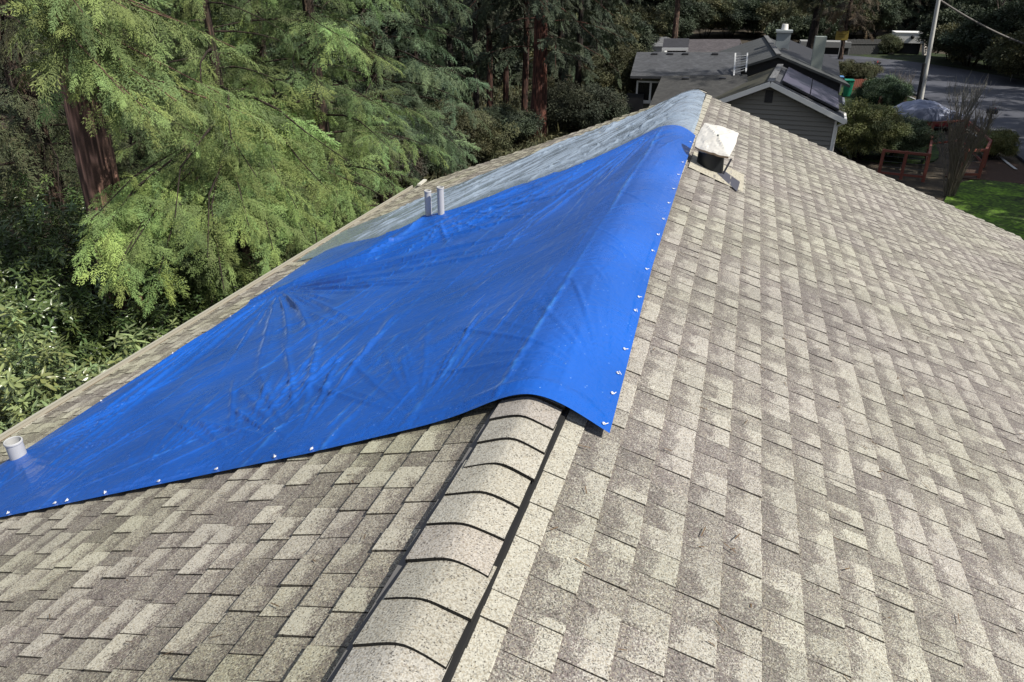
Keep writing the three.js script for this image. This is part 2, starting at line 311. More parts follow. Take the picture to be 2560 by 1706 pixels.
// vent pipes through the left slope
const pvc = mat(0.44, 0.44, 0.43, 0.55, { side: THREE.DoubleSide });
function ventPipe(d, z, r, h, below = 0.2) {
  const b = RP(-1, d, z), pts = [[r - 0.006, -0.02], [r - 0.006, h], [r - 0.002, h + 0.004], [r + 0.004, h + 0.002], [r + 0.005, h - 0.012], [r, h - 0.016], [r, -below]].map(([a, c]) => new THREE.Vector2(a, c));
  const p = part('vent_pipe', new THREE.LatheGeometry(pts, 24), pvc, house, b);
  p.rotation.set(R(1.5), 0, R(-1)); return b;
}
ventPipe(2.86, -7.7, 0.039, 0.405); ventPipe(2.66, -7.63, 0.039, 0.405); const pipeC = ventPipe(4.12, -3.05, 0.054, 0.2);
{                                                                 // roof vent with a square hood on the right slope
  const b = RP(1, 0.47, -7.75), metal = mat(0.03, 0.033, 0.036, 0.35, { metalness: 0.6 }), white = mat(0.56, 0.54, 0.49, 0.6);
  const g = part('roof_vent', new THREE.CylinderGeometry(0.13, 0.14, 0.26, 28), metal, house, b.clone().add(V(0, 0.05, 0)));
  const hood = new Soup(), rim = new Soup(), hs = 0.19, NH = 18, one = [1, 1, 1], z0 = [0, 0];
  const HP = (i, j) => { let x = i / NH * 2 - 1, y = j / NH * 2 - 1; const m = Math.max(Math.abs(x), Math.abs(y)), l = Math.hypot(x, y) || 1, rr = lerp(1, m / l, 0.28 * m); x *= rr; y *= rr; const ridge = 0.012 * Math.exp(-Math.pow((Math.abs(x) - Math.abs(y)) / 0.12, 2)); return V(x * hs + 0.006 * n3(y * 3, 2, x * 2), 0.05 * Math.pow(1 - m, 0.8) + ridge * (1 - m) + 0.012 * n3(x * 2.3, 5, y * 2.3) + 0.005 * n3(x * 7, 9, y * 7), y * hs + 0.008 * n3(x * 3, 4, y * 3)); };
  for (let i = 0; i < NH; i++) for (let j = 0; j < NH; j++) hood.quad(HP(i, j + 1), HP(i + 1, j + 1), HP(i + 1, j), HP(i, j), z0, z0, z0, z0, one);
  const edge = []; for (let i = 0; i < NH; i++) edge.push([i, 0]); for (let j = 0; j < NH; j++) edge.push([NH, j]); for (let i = NH; i > 0; i--) edge.push([i, NH]); for (let j = NH; j > 0; j--) edge.push([0, j]);
  edge.forEach(([i, j], k) => { const [i2, j2] = edge[(k + 1) % edge.length], a = HP(i, j), b2 = HP(i2, j2), lo = (p) => V(p.x * 0.97, p.y - 0.032 - 0.006 * n3(p.x * 20, 1, p.z * 20), p.z * 0.97); rim.quad(lo(a), lo(b2), b2, a, z0, z0, z0, z0, one); });
  const h = part('vent_hood', hood.build(), Object.assign(white.clone(), { side: THREE.DoubleSide }), g, U(1792, 349, { z: -7.72 }).sub(g.position)); h.rotation.set(R(32), R(-10), R(-9));
  part('hood_rim', rim.build(), mat(0.3, 0.23, 0.17, 0.6, { side: THREE.DoubleSide }), h);
  part('vent_knob', new THREE.SphereGeometry(0.012, 10, 8), mat(0.2, 0.22, 0.2, 0.5), h, V(0.0, 0.058, 0.0));
  const fl = new Soup(), q = (d, z, n) => RP(1, d, z, n).sub(g.position), tint = [1.0, 0.98, 0.9];
  const F = (d0, d1, z0, z1, n) => fl.quad(q(d1, z0, n), q(d1, z1, n), q(d0, z1, n), q(d0, z0, n), [0.1, 0.89], [0.8, 0.89], [0.8, 0.99], [0.1, 0.99], tint);
  F(0.26, 0.84, -7.36, -8.1, 0.021); part('flashing', fl.build(), shingleMat, g);
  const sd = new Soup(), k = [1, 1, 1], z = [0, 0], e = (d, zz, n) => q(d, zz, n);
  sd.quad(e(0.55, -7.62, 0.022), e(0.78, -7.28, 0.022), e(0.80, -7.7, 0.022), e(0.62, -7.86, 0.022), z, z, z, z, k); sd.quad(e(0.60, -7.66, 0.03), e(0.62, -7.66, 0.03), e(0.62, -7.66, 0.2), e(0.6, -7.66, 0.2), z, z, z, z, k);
  part('dark_patch', sd.build(), mat(0.06, 0.06, 0.075, 0.5, { side: THREE.DoubleSide }), g);  // flat dark grey patch beside the pipe, with a thin upright strip
}

// ---------------------------------------------------------------- tarps
// place on the roof: signed slope distance a (left negative), z, height n; the ridge is rounded over the caps
function drape(a, z, n) {
  const near = smooth(2.55, 3.5, -z), r = lerp(0.14, 0.3, near), q = Math.sqrt(a * a + r * r), wl = a < 0 ? lerp(0.27, 0.55, near) : 0.34, lift = (ST * r + 0.026) * Math.exp(-Math.pow(a / wl, 2));
  const t = Math.atan(0.385 * a / q);
  return V(a * CT + n * Math.sin(t), RY - ST * q + lift + n * Math.cos(t), z);
}
const polyAt = (pts, t) => { let L = [0]; for (let i = 1; i < pts.length; i++) L.push(L[i - 1] + Math.hypot(pts[i][0] - pts[i - 1][0], pts[i][1] - pts[i - 1][1])); const s = t * L[L.length - 1]; let i = 1; while (i < pts.length - 1 && L[i] < s) i++; const f = (s - L[i - 1]) / (L[i] - L[i - 1] || 1); return [lerp(pts[i - 1][0], pts[i][0], f), lerp(pts[i - 1][1], pts[i][1], f)]; };
function coons(B, Rr, T, Lf, u, v) {                              // near edge, right end (u=0), far edge, left end (u=1)
  const b = polyAt(B, u), t = polyAt(T, u), r = polyAt(Rr, v), l = polyAt(Lf, v), b0 = B[0], b1 = B[B.length - 1], t0 = T[0], t1 = T[T.length - 1];
  return [0, 1].map((k) => (1 - v) * b[k] + v * t[k] + (1 - u) * r[k] + u * l[k] - ((1 - u) * (1 - v) * b0[k] + u * (1 - v) * b1[k] + (1 - u) * v * t0[k] + u * v * t1[k]));
}
const gaussLine = (d, w) => Math.exp(-d * d / (w * w));
function segDist(a, z, p, q) { const dx = q[0] - p[0], dz = q[1] - p[1], l2 = dx * dx + dz * dz, t = clamp(((a - p[0]) * dx + (z - p[1]) * dz) / l2), ex = a - p[0] - t * dx, ez = z - p[1] - t * dz, side = Math.sign(dx * (z - p[1]) - dz * (a - p[0])); return [Math.hypot(ex, ez), t, side]; }
// wrinkles that run out from a point where the sheet is gathered
function gather(a, z, c, amp, reach, freq, seed, dir, spread) {
  const dx = a - c[0], dz = z - c[1], r = Math.hypot(dx, dz); if (r < 1e-4 || r > reach) return 0;
  let th = Math.atan2(dz, dx), w = 1;
  if (dir !== undefined) { let d = Math.abs(((th - dir + Math.PI * 3) % (Math.PI * 2)) - Math.PI); w = 1 - smooth(spread * 0.6, spread, d); if (w <= 0) return 0; }
  const wob = 0.14 * n3(dx * 2.1, dz * 2.1, seed), ph = th + wob * smooth(0, 1.2, r);
  const f1 = n3(ph * freq, seed, 1.5), f2 = n3(ph * freq * 2.3 + 5, seed, r * 0.9), ridge = 1 - 2.4 * Math.abs(f1) + 0.9 * f2;
  return w * amp * ridge * smooth(0.01, 0.25, r) * (1 - smooth(reach * 0.35, reach, r)) * (0.55 + 0.45 * Math.min(1, r));
}
const PT = [-4.03, -6.2], PA = [-2.86, -7.68], PB = [-2.66, -7.62], PC = [-4.12, -3.05];
// straight creases that fan out from a point: sharp ridges with hollows between
function fan(c, n, th0, th1, L0, L1, w, A, seed) {
  const rnd = rng(seed), list = [];
  for (let i = 0; i < n; i++) { const th = R(lerp(th0, th1, (i + 0.2 + 0.6 * rnd()) / n)), s = rnd(); list.push({ c: Math.cos(th), s: Math.sin(th), L: lerp(L0, L1, rnd()), w: w * (0.6 + 0.8 * rnd()), A: A * (0.45 + 0.9 * s) * 1, t0: 0.03 + 0.25 * rnd() * rnd(), bend: (rnd() - 0.5) * 0.16 }); }
  return { c, list, far: L1 };
}
const FANS = [
  fan(PT, 58, -35, 98, 0.9, 3.9, 0.034, 0.02, 51), fan(PT, 40, -40, 100, 0.3, 1.4, 0.016, 0.0085, 52), fan(PT, 8, 100, 175, 0.3, 0.8, 0.03, 0.014, 53),
  fan(PC, 22, -75, 110, 0.35, 1.9, 0.026, 0.017, 54), fan([-2.84, -7.66], 18, -20, 190, 0.2, 1.0, 0.024, 0.018, 55), fan([-2.64, -7.6], 22, -40, 80, 0.5, 2.6, 0.03, 0.013, 56),
  fan([-1.25, -2.5], 14, -160, -95, 0.5, 2.8, 0.032, 0.018, 57), fan([-1.62, -2.47], 12, -150, -85, 0.4, 2.0, 0.026, 0.013, 58), fan([-2.3, -2.42], 12, -140, -70, 0.3, 1.6, 0.022, 0.01, 59), fan([-3.2, -2.35], 12, -130, -60, 0.3, 1.4, 0.022, 0.01, 60), fan([-0.55, -2.53], 14, -150, -80, 0.3, 1.9, 0.022, 0.01, 61),
  fan([0.3, -2.68], 20, -170, -88, 0.3, 1.9, 0.02, 0.01, 62), fan([0.29, -3.4], 14, -190, -110, 0.25, 1.1, 0.016, 0.008, 63), fan([0.28, -4.1], 14, -200, -110, 0.25, 1.1, 0.016, 0.008, 64), fan([0.26, -5.2], 14, -200, -120, 0.25, 1.1, 0.016, 0.008, 65), fan([0.25, -6.3], 12, -200, -120, 0.25, 1.1, 0.016, 0.008, 66), fan([0.23, -7.6], 12, -200, -120, 0.25, 1.1, 0.016, 0.008, 67),
  fan([-0.2, -8.75], 26, 92, 165, 0.8, 4.0, 0.03, 0.015, 68), fan([0.2, -8.6], 14, 95, 180, 0.3, 1.4, 0.022, 0.01, 69)];
// long straight stress lines, most of them running with the ridge
const LINES = (() => { const rnd = rng(717), l = []; for (let i = 0; i < 260; i++) { const c = [-4.1 + 4.2 * rnd(), -8.4 + 5.8 * rnd()], th = R(90 + (rnd() < 0.6 ? 16 * (rnd() - 0.5) : 70 * (rnd() - 0.5) + 30)); l.push({ c, x: Math.cos(th), z: Math.sin(th), L: 0.15 + 0.9 * rnd() * rnd(), w: 0.012 + 0.02 * rnd(), A: 0.002 + 0.006 * rnd() * rnd(), white: rnd() < 0.17 }); } return l; })();
function stress(a, z, w) { let h = 0; for (const k of LINES) { const dx = a - k.c[0], dz = z - k.c[1], t = dx * k.x + dz * k.z; if (t > k.L || t < -k.L) continue; const d = Math.abs(-dx * k.z + dz * k.x - 0.03 * t * t); if (d > k.w) continue; const q = 1 - d / k.w, e = 1 - Math.abs(t) / k.L; if (w) { if (k.white) h = Math.max(h, q * q * e); } else h += k.A * q * q * Math.min(1, e * 3); } return h; }
const PACK = [[-0.17, 1.2], [-0.6, 0.5], [-1.02, 0.9], [-1.48, 0.8], [-1.95, 0.7], [-2.4, 0.6], [-2.9, 0.6], [-3.4, 0.5], [-3.85, 0.4]];
const packLine = (a, z, w) => { let h = 0; for (const [ca, k] of PACK) h = Math.max(h, k * gaussLine(a - ca - 0.012 * n3(z * 0.8, ca), w) * (0.25 + 0.75 * smooth(-0.15, 0.2, n3(z * 0.7, ca * 9.1)))); return h; };
// the pale scuffs where the sheet was folded hard
const scuff = (a, z) => clamp(0.55 * packLine(a, z, 0.009) * smooth(-0.3, 0.2, n3(a * 9, z * 9, 3)) + 0.5 * stress(a, z, true) * smooth(-0.2, 0.3, n3(a * 14, z * 14, 5)));
function fans(a, z) {
  let h = 0;
  for (const f of FANS) {
    const dx = a - f.c[0], dz = z - f.c[1], r2 = dx * dx + dz * dz; if (r2 > f.far * f.far) continue;
    for (const k of f.list) {
      const t = dx * k.c + dz * k.s; if (t < k.t0 || t > k.L) continue;
      const d = Math.abs(-dx * k.s + dz * k.c - k.bend * t * t * 0.5), w = k.w * (0.45 + 0.8 * Math.min(1.6, t)); if (d > w) continue;
      const q = 1 - d / w; h += k.A * q * q * (1.5 - 0.5 * q) * smooth(k.t0, k.t0 + 0.3, t) * (1 - smooth(k.L * 0.6, k.L, t)) * Math.min(1, 0.35 + t * 0.6);
    }
  }
  return 0.05 * Math.tanh(1.1 * h / 0.05);
}
const CREST = [PA, [-2.93, -7.1], [-3.04, -6.5], [-3.45, -6.36], [-3.85, -6.27], PT];
function tarpHeight(a, z, u, v) {
  let h = 0.04 + 0.008 * fbm(a * 1.1, z * 1.1, 3.3, 3);
  h += 0.004 * fbm(a * 4 + z * 2.5, z * 2.2, 8.8, 3) * smooth(0.05, 0.5, -a) + 0.005 * (1 - 2.2 * Math.abs(n3(a * 1.7 + z * 3.4, z * 0.5 - a * 0.8, 5.5))) * smooth(0.2, 0.9, -a);
  h += fans(a, z) + stress(a, z, false) + gather(a, z, PT, 0.006, 3.3, 8.5, 4.4, R(38), R(105));
  // tents over the pipes and the tight fold between them and the gathered point
  h += 0.05 * Math.exp(-Math.hypot(a - PA[0], z - PA[1]) / 0.14) + 0.05 * Math.exp(-Math.hypot(a - PB[0], z - PB[1]) / 0.14) + 0.04 * Math.exp(-Math.hypot(a - PC[0], z - PC[1]) / 0.16);
  let cd = 9, ct = 0, cs = 1;
  for (let i = 0; i < CREST.length - 1; i++) { const [d, t, s] = segDist(a, z, CREST[i], CREST[i + 1]); if (d < cd) { cd = d; ct = (i + t) / (CREST.length - 1); cs = s; } }
  h += (0.06 - 0.02 * ct) * smooth(0, 0.12, ct + 0.03) * (cs > 0 ? Math.exp(-cd / 0.4) : Math.exp(-cd / 0.05));
  const [d2, t2] = segDist(a, z, PA, [-0.3, -8.6]); h += 0.02 * (1 - t2) * Math.exp(-d2 / 0.16);
  // creases from the packet it was folded in
  h += 0.007 * packLine(a, z, 0.016);
  for (const cz of [-3.6, -4.8, -6.0, -7.2]) h += 0.002 * gaussLine(z - cz - 0.02 * n3(a, cz), 0.014) * smooth(0, 0.3, n3(a * 1.1, cz * 3));
  // hem
  const e = Math.min(v * 6, u * 4.5, (1 - u) * 4.5, (1 - v) * 6); h += 0.004 * gaussLine(e - 0.05, 0.012) ;
  h -= 0.012 * (1 - smooth(0, 0.12, e));
  h += 0.012 * gaussLine(v * 6 - 0.09, 0.03) * gaussLine(a + 0.02, 0.3);
  return Math.max(h, 0.037);
}
function tarpMesh(edges, nu, nv, height, pale) {
  const pos = [], uv = [], idx = [], col = [];
  for (let j = 0; j <= nv; j++) for (let i = 0; i <= nu; i++) {
    const u = i / nu, v = j / nv, [a, z] = coons(...edges, u, v), p = drape(a, z, height(a, z, u, v)); pos.push(p.x, p.y, p.z); uv.push(a, z); if (pale) { const s = pale(a, z), f = 1 + 0.1 * fbm(a * 0.9, z * 0.9, 12.5, 3); col.push(f * (1 + 7 * s), f * (1 + 1.7 * s), f * (1 + 0.5 * s)); }
  }
  for (let j = 0; j < nv; j++) for (let i = 0; i < nu; i++) { const a = j * (nu + 1) + i, b = a + 1, c = a + nu + 1, d = c + 1; idx.push(a, c, b, b, c, d); }
  const g = new THREE.BufferGeometry(); g.setAttribute('position', new THREE.Float32BufferAttribute(pos, 3)); g.setAttribute('uv', new THREE.Float32BufferAttribute(uv, 2)); g.setIndex(idx); if (pale) g.setAttribute('color', new THREE.Float32BufferAttribute(col, 3)); g.computeVertexNormals(); return g;
}
const crinkle = dataTexture(512, 512, (x, y, u, v) => { const r = (f, s) => Math.abs(2 * tileNoise(u + 0.03 * tileNoise(u, v, 6, 75), v, f, s) - 1), k = 0.4 * r(14, 71) + 0.3 * r(30, 72) + 0.2 * r(60, 73) + 0.04 * hash(x >> 1, y >> 1, 74); return [k, k, k]; });
const tarpRough = dataTexture(256, 256, (x, y, u, v) => { const k = 0.62 + 0.3 * tileNoise(u, v, 6, 81) + 0.2 * (hash(x, y, 82) - 0.5); return [k, k, k]; });
const specks = dataTexture(1024, 1024, (x, y, u, v) => { const w = 0.9 + 0.12 * tileNoise(u, v, 6, 91) + 0.05 * (hash(x, y, 92) - 0.5), s = hash(x >> 1, y >> 1, 93) > 0.9986 ? 1 : 0; return s ? [0.55, 0.65, 0.85] : [0.085 * w, 0.35 * w, 0.71 * w]; }, true);
specks.repeat.set(0.45, 0.45);
const blueMat = new THREE.MeshPhysicalMaterial({ map: specks, vertexColors: true, roughness: 0.42, roughnessMap: tarpRough, bumpMap: crinkle, bumpScale: 0.0045, side: THREE.DoubleSide, specularIntensity: 1, sheen: 0.4, sheenRoughness: 0.5, sheenColor: lin(0.4, 0.6, 1.0) });
const BLUE = [
  [[0.335, -2.51], [0.16, -2.51], [0, -2.505], [-0.19, -2.49], [-1.086, -2.385], [-2.22, -2.32], [-3.31, -2.26], [-4.4, -2.2]],
  [[0.335, -2.51], [0.315, -3.12], [0.27, -4.39], [0.235, -6.85], [0.225, -8.65]],
  [[0.225, -8.65], [0.02, -8.78], [-0.227, -8.9], [-0.64, -8.72], [-1.244, -8.3], [-2.26, -8.15], [-2.8, -7.82], [-3.3, -7.72], [-3.62, -7.74], [-4.25, -8.0], [-4.5, -7.95]],
  [[-4.4, -2.2], [-4.28, -3.1], [-4.31, -4.6], [-4.33, -5.8], [-4.47, -6.6], [-4.52, -7.2], [-4.56, -7.7], [-4.5, -7.95]]];
const tarp = thing('blue_tarp', 'large bright blue plastic tarp spread wrinkled over the roof ridge and near slope', 'tarp');
part('tarp_sheet', tarpMesh(BLUE, 420, 540, tarpHeight, scuff), blueMat, tarp);
{                                                                 // eyelets along its edges
  const ring = new THREE.TorusGeometry(0.006, 0.0028, 6, 12), m = mat(0.75, 0.76, 0.78, 0.35, { metalness: 0.3 }), tuft = new THREE.CylinderGeometry(0.0018, 0.0018, 0.02, 5);
  const strings = mat(0.75, 0.74, 0.7, 0.8), rnd = rng(5);
  const put = (u, v) => {
    const uu = clamp(u, 0.007, 0.993), vv = clamp(v, 0.005, 0.995), f = (x, y) => { const [a, z] = coons(...BLUE, x, y); return drape(a, z, tarpHeight(a, z, x, y) + 0.005); };
    const p = f(uu, vv), e = f(uu + 0.002, vv).sub(p), g = f(uu, vv + 0.002).sub(p), n = e.cross(g).normalize(); if (n.y < 0) n.negate();
    const o = part('eyelet', ring, m, tarp, p); o.quaternion.setFromUnitVectors(V(0, 0, 1), n);
    const s = part('tie_string', tuft, strings, o, V(0.008, -0.004, 0.006)); s.rotation.set(0.4, 0, rnd() * 3);
  };
  for (const v of [0.0, 0.045, 0.075, 0.115, 0.19, 0.22, 0.29, 0.345, 0.40, 0.46, 0.53, 0.60, 0.68, 0.76, 0.84, 0.92]) put(0, v);
  for (const u of [0.3, 0.345, 0.42, 0.5, 0.58, 0.64, 0.66, 0.74, 0.83, 0.86, 0.93]) put(u, 0);
  for (const v of [0.12, 0.3, 0.45, 0.6, 0.75, 0.9]) put(1, v);
}
const greyMat = new THREE.MeshPhysicalMaterial({ color: lin(0.43, 0.52, 0.62), roughness: 0.14, transmission: 0.5, thickness: 0, bumpMap: crinkle, bumpScale: 0.006, side: THREE.DoubleSide, specularIntensity: 1 });
const GREY = [
  [[0.2, -8.5], [0, -8.66], [-0.227, -8.75], [-0.64, -8.6], [-1.244, -8.2], [-2.26, -8.05], [-2.8, -7.72], [-3.3, -7.62], [-3.62, -7.64], [-4.25, -7.85], [-4.6, -7.75], [-4.95, -7.85]],
  [[0.2, -8.5], [0.19, -9.6], [0.16, -10.8], [0.14, -11.75]],
  [[0.14, -11.75], [0.02, -11.95], [-0.3, -11.85], [-1.4, -11.5], [-2.5, -11.0], [-3.38, -10.4], [-3.8, -10.15], [-4.36, -9.7], [-5.0, -9.2]],
  [[-4.95, -7.85], [-4.97, -8.4], [-5.0, -9.2]]];
const greyTarp = thing('clear_plastic_sheet', 'translucent grey plastic sheet beyond the blue tarp near the gable end', 'plastic sheet');
const GREYLINES = (() => { const rnd = rng(909), l = []; for (let i = 0; i < 120; i++) { const c = [-4.2 + 4.4 * rnd(), -11.9 + 4.2 * rnd()], th = R(-62 + 34 * (rnd() - 0.5) + (rnd() < 0.15 ? 50 : 0)); l.push({ c, x: Math.cos(th), z: Math.sin(th), L: 0.4 + 2.2 * rnd() * rnd(), w: 0.02 + 0.04 * rnd(), A: (0.008 + 0.02 * rnd() * rnd()) * (rnd() < 0.2 ? -1 : 1) }); } return l; })();
function greyHeight(a, z, u, v) {
  let h = 0.04 + 0.01 * fbm(a * 1.3, z * 1.3, 4.4, 3) + 0.004 * n3(a * 6, z * 6, 1);
  for (const k of GREYLINES) { const dx = a - k.c[0], dz = z - k.c[1], t = dx * k.x + dz * k.z; if (Math.abs(t) > k.L) continue; const d = Math.abs(-dx * k.z + dz * k.x - 0.05 * t * t); if (d > k.w) continue; const q = 1 - d / k.w, e = 1 - Math.abs(t) / k.L; h += k.A * q * q * Math.min(1, e * 3); }
  return 0.028 + Math.max(h - 0.028, 0) * smooth(0.04, 0.18, v) * smooth(0, 0.05, 1 - v);
}
part('plastic_film', tarpMesh(GREY, 330, 260, greyHeight), greyMat, greyTarp);

{                                                                 // needles and twig bits blown onto the roof
  const rnd = rng(606), o = new Soup(), c = [1, 1, 1], zz = [0, 0];
  for (let i = 0; i < 1500; i++) {
    const s = i < 1050 ? -1 : 1, d = s < 0 ? (rnd() < 0.55 ? WL - 0.02 - 0.45 * rnd() * rnd() : WL * rnd()) : 0.25 + (WR - 0.3) * rnd(), z = lerp(-1.2, ZF + 0.1, rnd());
    if (s < 0 ? d < 4.3 && z < -2.3 : d < 0.4 && z < -2.5) continue;
    const a = rnd() * 7, l = 0.008 + 0.022 * rnd(), w = 0.0016 + 0.001 * rnd(), n = 0.021 + 0.004 * rnd(), P = (p, q, h) => RP(s, d + Math.cos(a) * p - Math.sin(a) * q, z + Math.sin(a) * p + Math.cos(a) * q, n + h);
    o.quad(P(-l, -w, 0), P(l, -w, 0.002), P(l, w, 0.002), P(-l, w, 0), zz, zz, zz, zz, c);
  }
  const g = o.build(); g.deleteAttribute('color'); tag(part('fallen_needles', g, mat(0.13, 0.085, 0.045, 0.95, { side: THREE.DoubleSide }), scene), 'brown needles and twig bits lying on the shingles', 'needles', null, 'stuff');
}

// ---------------------------------------------------------------- foliage pieces
function diamond(o, base, dir, nrm, len, wid, fold = 0.25) {       // one leaf or needle tuft: two faces with a fold
  const s = dir.clone().cross(nrm).normalize().multiplyScalar(wid / 2), m = base.clone().addScaledVector(dir, len * 0.42), up = nrm.clone().multiplyScalar(wid * fold), tip = base.clone().addScaledVector(dir, len), k = [1, 1, 1], z = [0, 0];
  const l = m.clone().add(s).add(up), r = m.clone().sub(s).add(up);
  o.tri(base, l, tip, z, z, z, k); o.tri(base, tip, r, z, z, z, k);
}
function sprayGeometry(seed, { n = 13, len = 0.45, twig = 0.17, wide = 0.017, hang = 0.12, per = 3 } = {}) {
  const rnd = rng(seed), o = new Soup(), at = (t) => V(len * t, -hang * t * t, 0.015 * Math.sin(t * 7 + seed));
  for (let i = 0; i < n; i++) {
    const t = (i + 0.5) / n, b = at(t);
    for (const s of [-1, 1]) {
      const a = R(52 - 22 * t + 16 * (rnd() - 0.5)), l = twig * (1 - 0.72 * t) * (0.7 + 0.6 * rnd()), d = V(Math.cos(a), -0.22 - 0.3 * rnd(), s * Math.sin(a)).normalize();
      for (let k = 0; k < per; k++) {
        const f = k / per, p = b.clone().addScaledVector(d, l * f).add(V(0, -0.03 * f * f, 0)), e = d.clone().add(V((rnd() - 0.5) * 0.8, (rnd() - 0.5) * 0.7 - 0.12, (rnd() - 0.5) * 0.8)).normalize();
        diamond(o, p, e, V(rnd() - 0.5, 1, rnd() - 0.5).normalize(), l / per * 1.7 + 0.012, wide * (0.8 + 0.5 * rnd()));
      }
    }
  }
  for (let i = 0; i < 6; i++) diamond(o, at(i / 6), V(1, -0.1 * i / 3, (rnd() - 0.5) * 0.5).normalize(), V(0, 1, 0.2), len / 4, wide * 1.3);
  const g = o.build(); g.deleteAttribute('color'); g.deleteAttribute('uv'); return g;
}
function clumpGeometry(seed, n, size, wid, squash = 0.7) {        // leaves through a rounded clump
  const rnd = rng(seed), o = new Soup();
  for (let i = 0; i < n; i++) {
    const p = V(rnd() - 0.5, rnd() - 0.5, rnd() - 0.5); if (p.length() > 0.5) { i--; continue; } p.y *= squash;
    const d = V(rnd() - 0.5 + p.x, rnd() * 0.9 - 0.55, rnd() - 0.5 + p.z).normalize();
    diamond(o, p, d, V(rnd() - 0.5, 1, rnd() - 0.5).normalize(), size * (0.6 + 0.8 * rnd()), wid * (0.7 + 0.6 * rnd()), 0.3);
  }
  const g = o.build(); g.deleteAttribute('color'); g.deleteAttribute('uv'); return g;
}
function whorlGeometry(seed, n, len, wid, droop) {                // glossy leaves round a shoot
  const rnd = rng(seed), o = new Soup();
  for (let i = 0; i < n; i++) {
    const a = i * 2.4 + rnd() * 0.6, up = 0.75 - 1.25 * (i / n) - droop * rnd(), d = V(Math.cos(a), up, Math.sin(a)).normalize(), L = len * (0.65 + 0.6 * rnd());
    const base = V(0, 0.06 - 0.12 * i / n, 0), nr = V(-d.x * d.y, 1 - d.y * d.y, -d.z * d.y).normalize(), s = d.clone().cross(nr).normalize(), k = [1, 1, 1], z = [0, 0], w = wid * (0.8 + 0.4 * rnd());
    const P = (t, q, y) => base.clone().addScaledVector(d, L * t).addScaledVector(s, w * q).addScaledVector(nr, y - 0.22 * L * t * t);
    const rows = [[0.0, 0.1], [0.25, 0.42], [0.55, 0.5], [0.82, 0.3], [1, 0.0]];
    for (let j = 0; j < 4; j++) { const [t0, q0] = rows[j], [t1, q1] = rows[j + 1]; for (const e of [-1, 1]) o.quad(P(t0, 0, 0), P(t1, 0, 0), P(t1, e * q1, 0.006), P(t0, e * q0, 0.006), z, z, z, z, k); }
  }
  const g = o.build(); g.deleteAttribute('color'); g.deleteAttribute('uv'); return g;
}
// a side branch a metre long, hung with small sprays
function branchlet(seed, { n = 9, spr = 0.34, hang = 0.22, pairs = 5, per = 2, leaf = 0.05, wide = 0.016, fall = 0.5 } = {}) {
  const rnd = rng(seed * 53 + 1), o = new Soup(), at = (t) => V(t, -hang * t * t, 0.05 * Math.sin(t * 4 + seed));
  const one = (b, d, L) => {
    const s0 = V(-d.z, 0, d.x).normalize();
    for (let i = 0; i < pairs; i++) {
      const t = (i + 0.6) / pairs, p = b.clone().addScaledVector(d, L * t).add(V(0, -0.25 * L * t * t, 0));
      for (const s of [-1, 1]) for (let k = 0; k < per; k++) {
        const e = d.clone().multiplyScalar(0.7 + 0.5 * rnd()).addScaledVector(s0, s * (1.0 - 0.6 * t + 0.5 * (rnd() - 0.5))).add(V((rnd() - 0.5) * 0.5, -0.35 * rnd(), (rnd() - 0.5) * 0.5)).normalize();
        diamond(o, p.clone().addScaledVector(e, 0.03 * k), e, V(rnd() - 0.5, 1, rnd() - 0.5).normalize(), leaf * (1.35 - 0.5 * t) * (0.7 + 0.7 * rnd()), wide * (0.8 + 0.5 * rnd()));
      }
    }
    diamond(o, b.clone().addScaledVector(d, L * 0.8), d, V(0, 1, 0.1), leaf * 1.6, wide * 1.2);
  };
  for (let i = 0; i < n; i++) { const t = (i + 0.7) / n, b = at(t); for (const s of [-1, 1]) { const a = R(58 - 30 * t + 30 * (rnd() - 0.5)), d = V(Math.cos(a), -0.1 - fall * rnd() * 1.6, s * Math.sin(a)).normalize(); one(b, d, spr * (1.15 - 0.6 * t) * (0.7 + 0.6 * rnd())); } }
  one(at(0.95), V(1, -0.3, 0).normalize(), spr * 0.8);
  const g = o.build(); g.deleteAttribute('color'); g.deleteAttribute('uv'); return g;
}
const SPRAYS = [branchlet(1, { fall: 0.25, hang: 0.1 }), branchlet(2, { hang: 0.25, fall: 0.6 }), branchlet(3, { n: 8, spr: 0.4, fall: 0.2, hang: 0.0 }), branchlet(4, { n: 10, spr: 0.28, hang: 0.4, fall: 0.9 })];
const COARSE = [branchlet(5, { n: 6, spr: 0.45, pairs: 4, leaf: 0.13, wide: 0.05, hang: 0.3 }), branchlet(6, { n: 6, spr: 0.5, pairs: 3, leaf: 0.17, wide: 0.06, hang: 0.4, fall: 0.8 })];
const CLUMP = clumpGeometry(6, 150, 0.16, 0.06), CLUMP2 = clumpGeometry(7, 110, 0.24, 0.11), WHORL = whorlGeometry(8, 11, 0.115, 0.034, 0.3), WHORL2 = whorlGeometry(9, 9, 0.095, 0.038, 0.5), FERN = clumpGeometry(10, 90, 0.3, 0.05, 0.5);
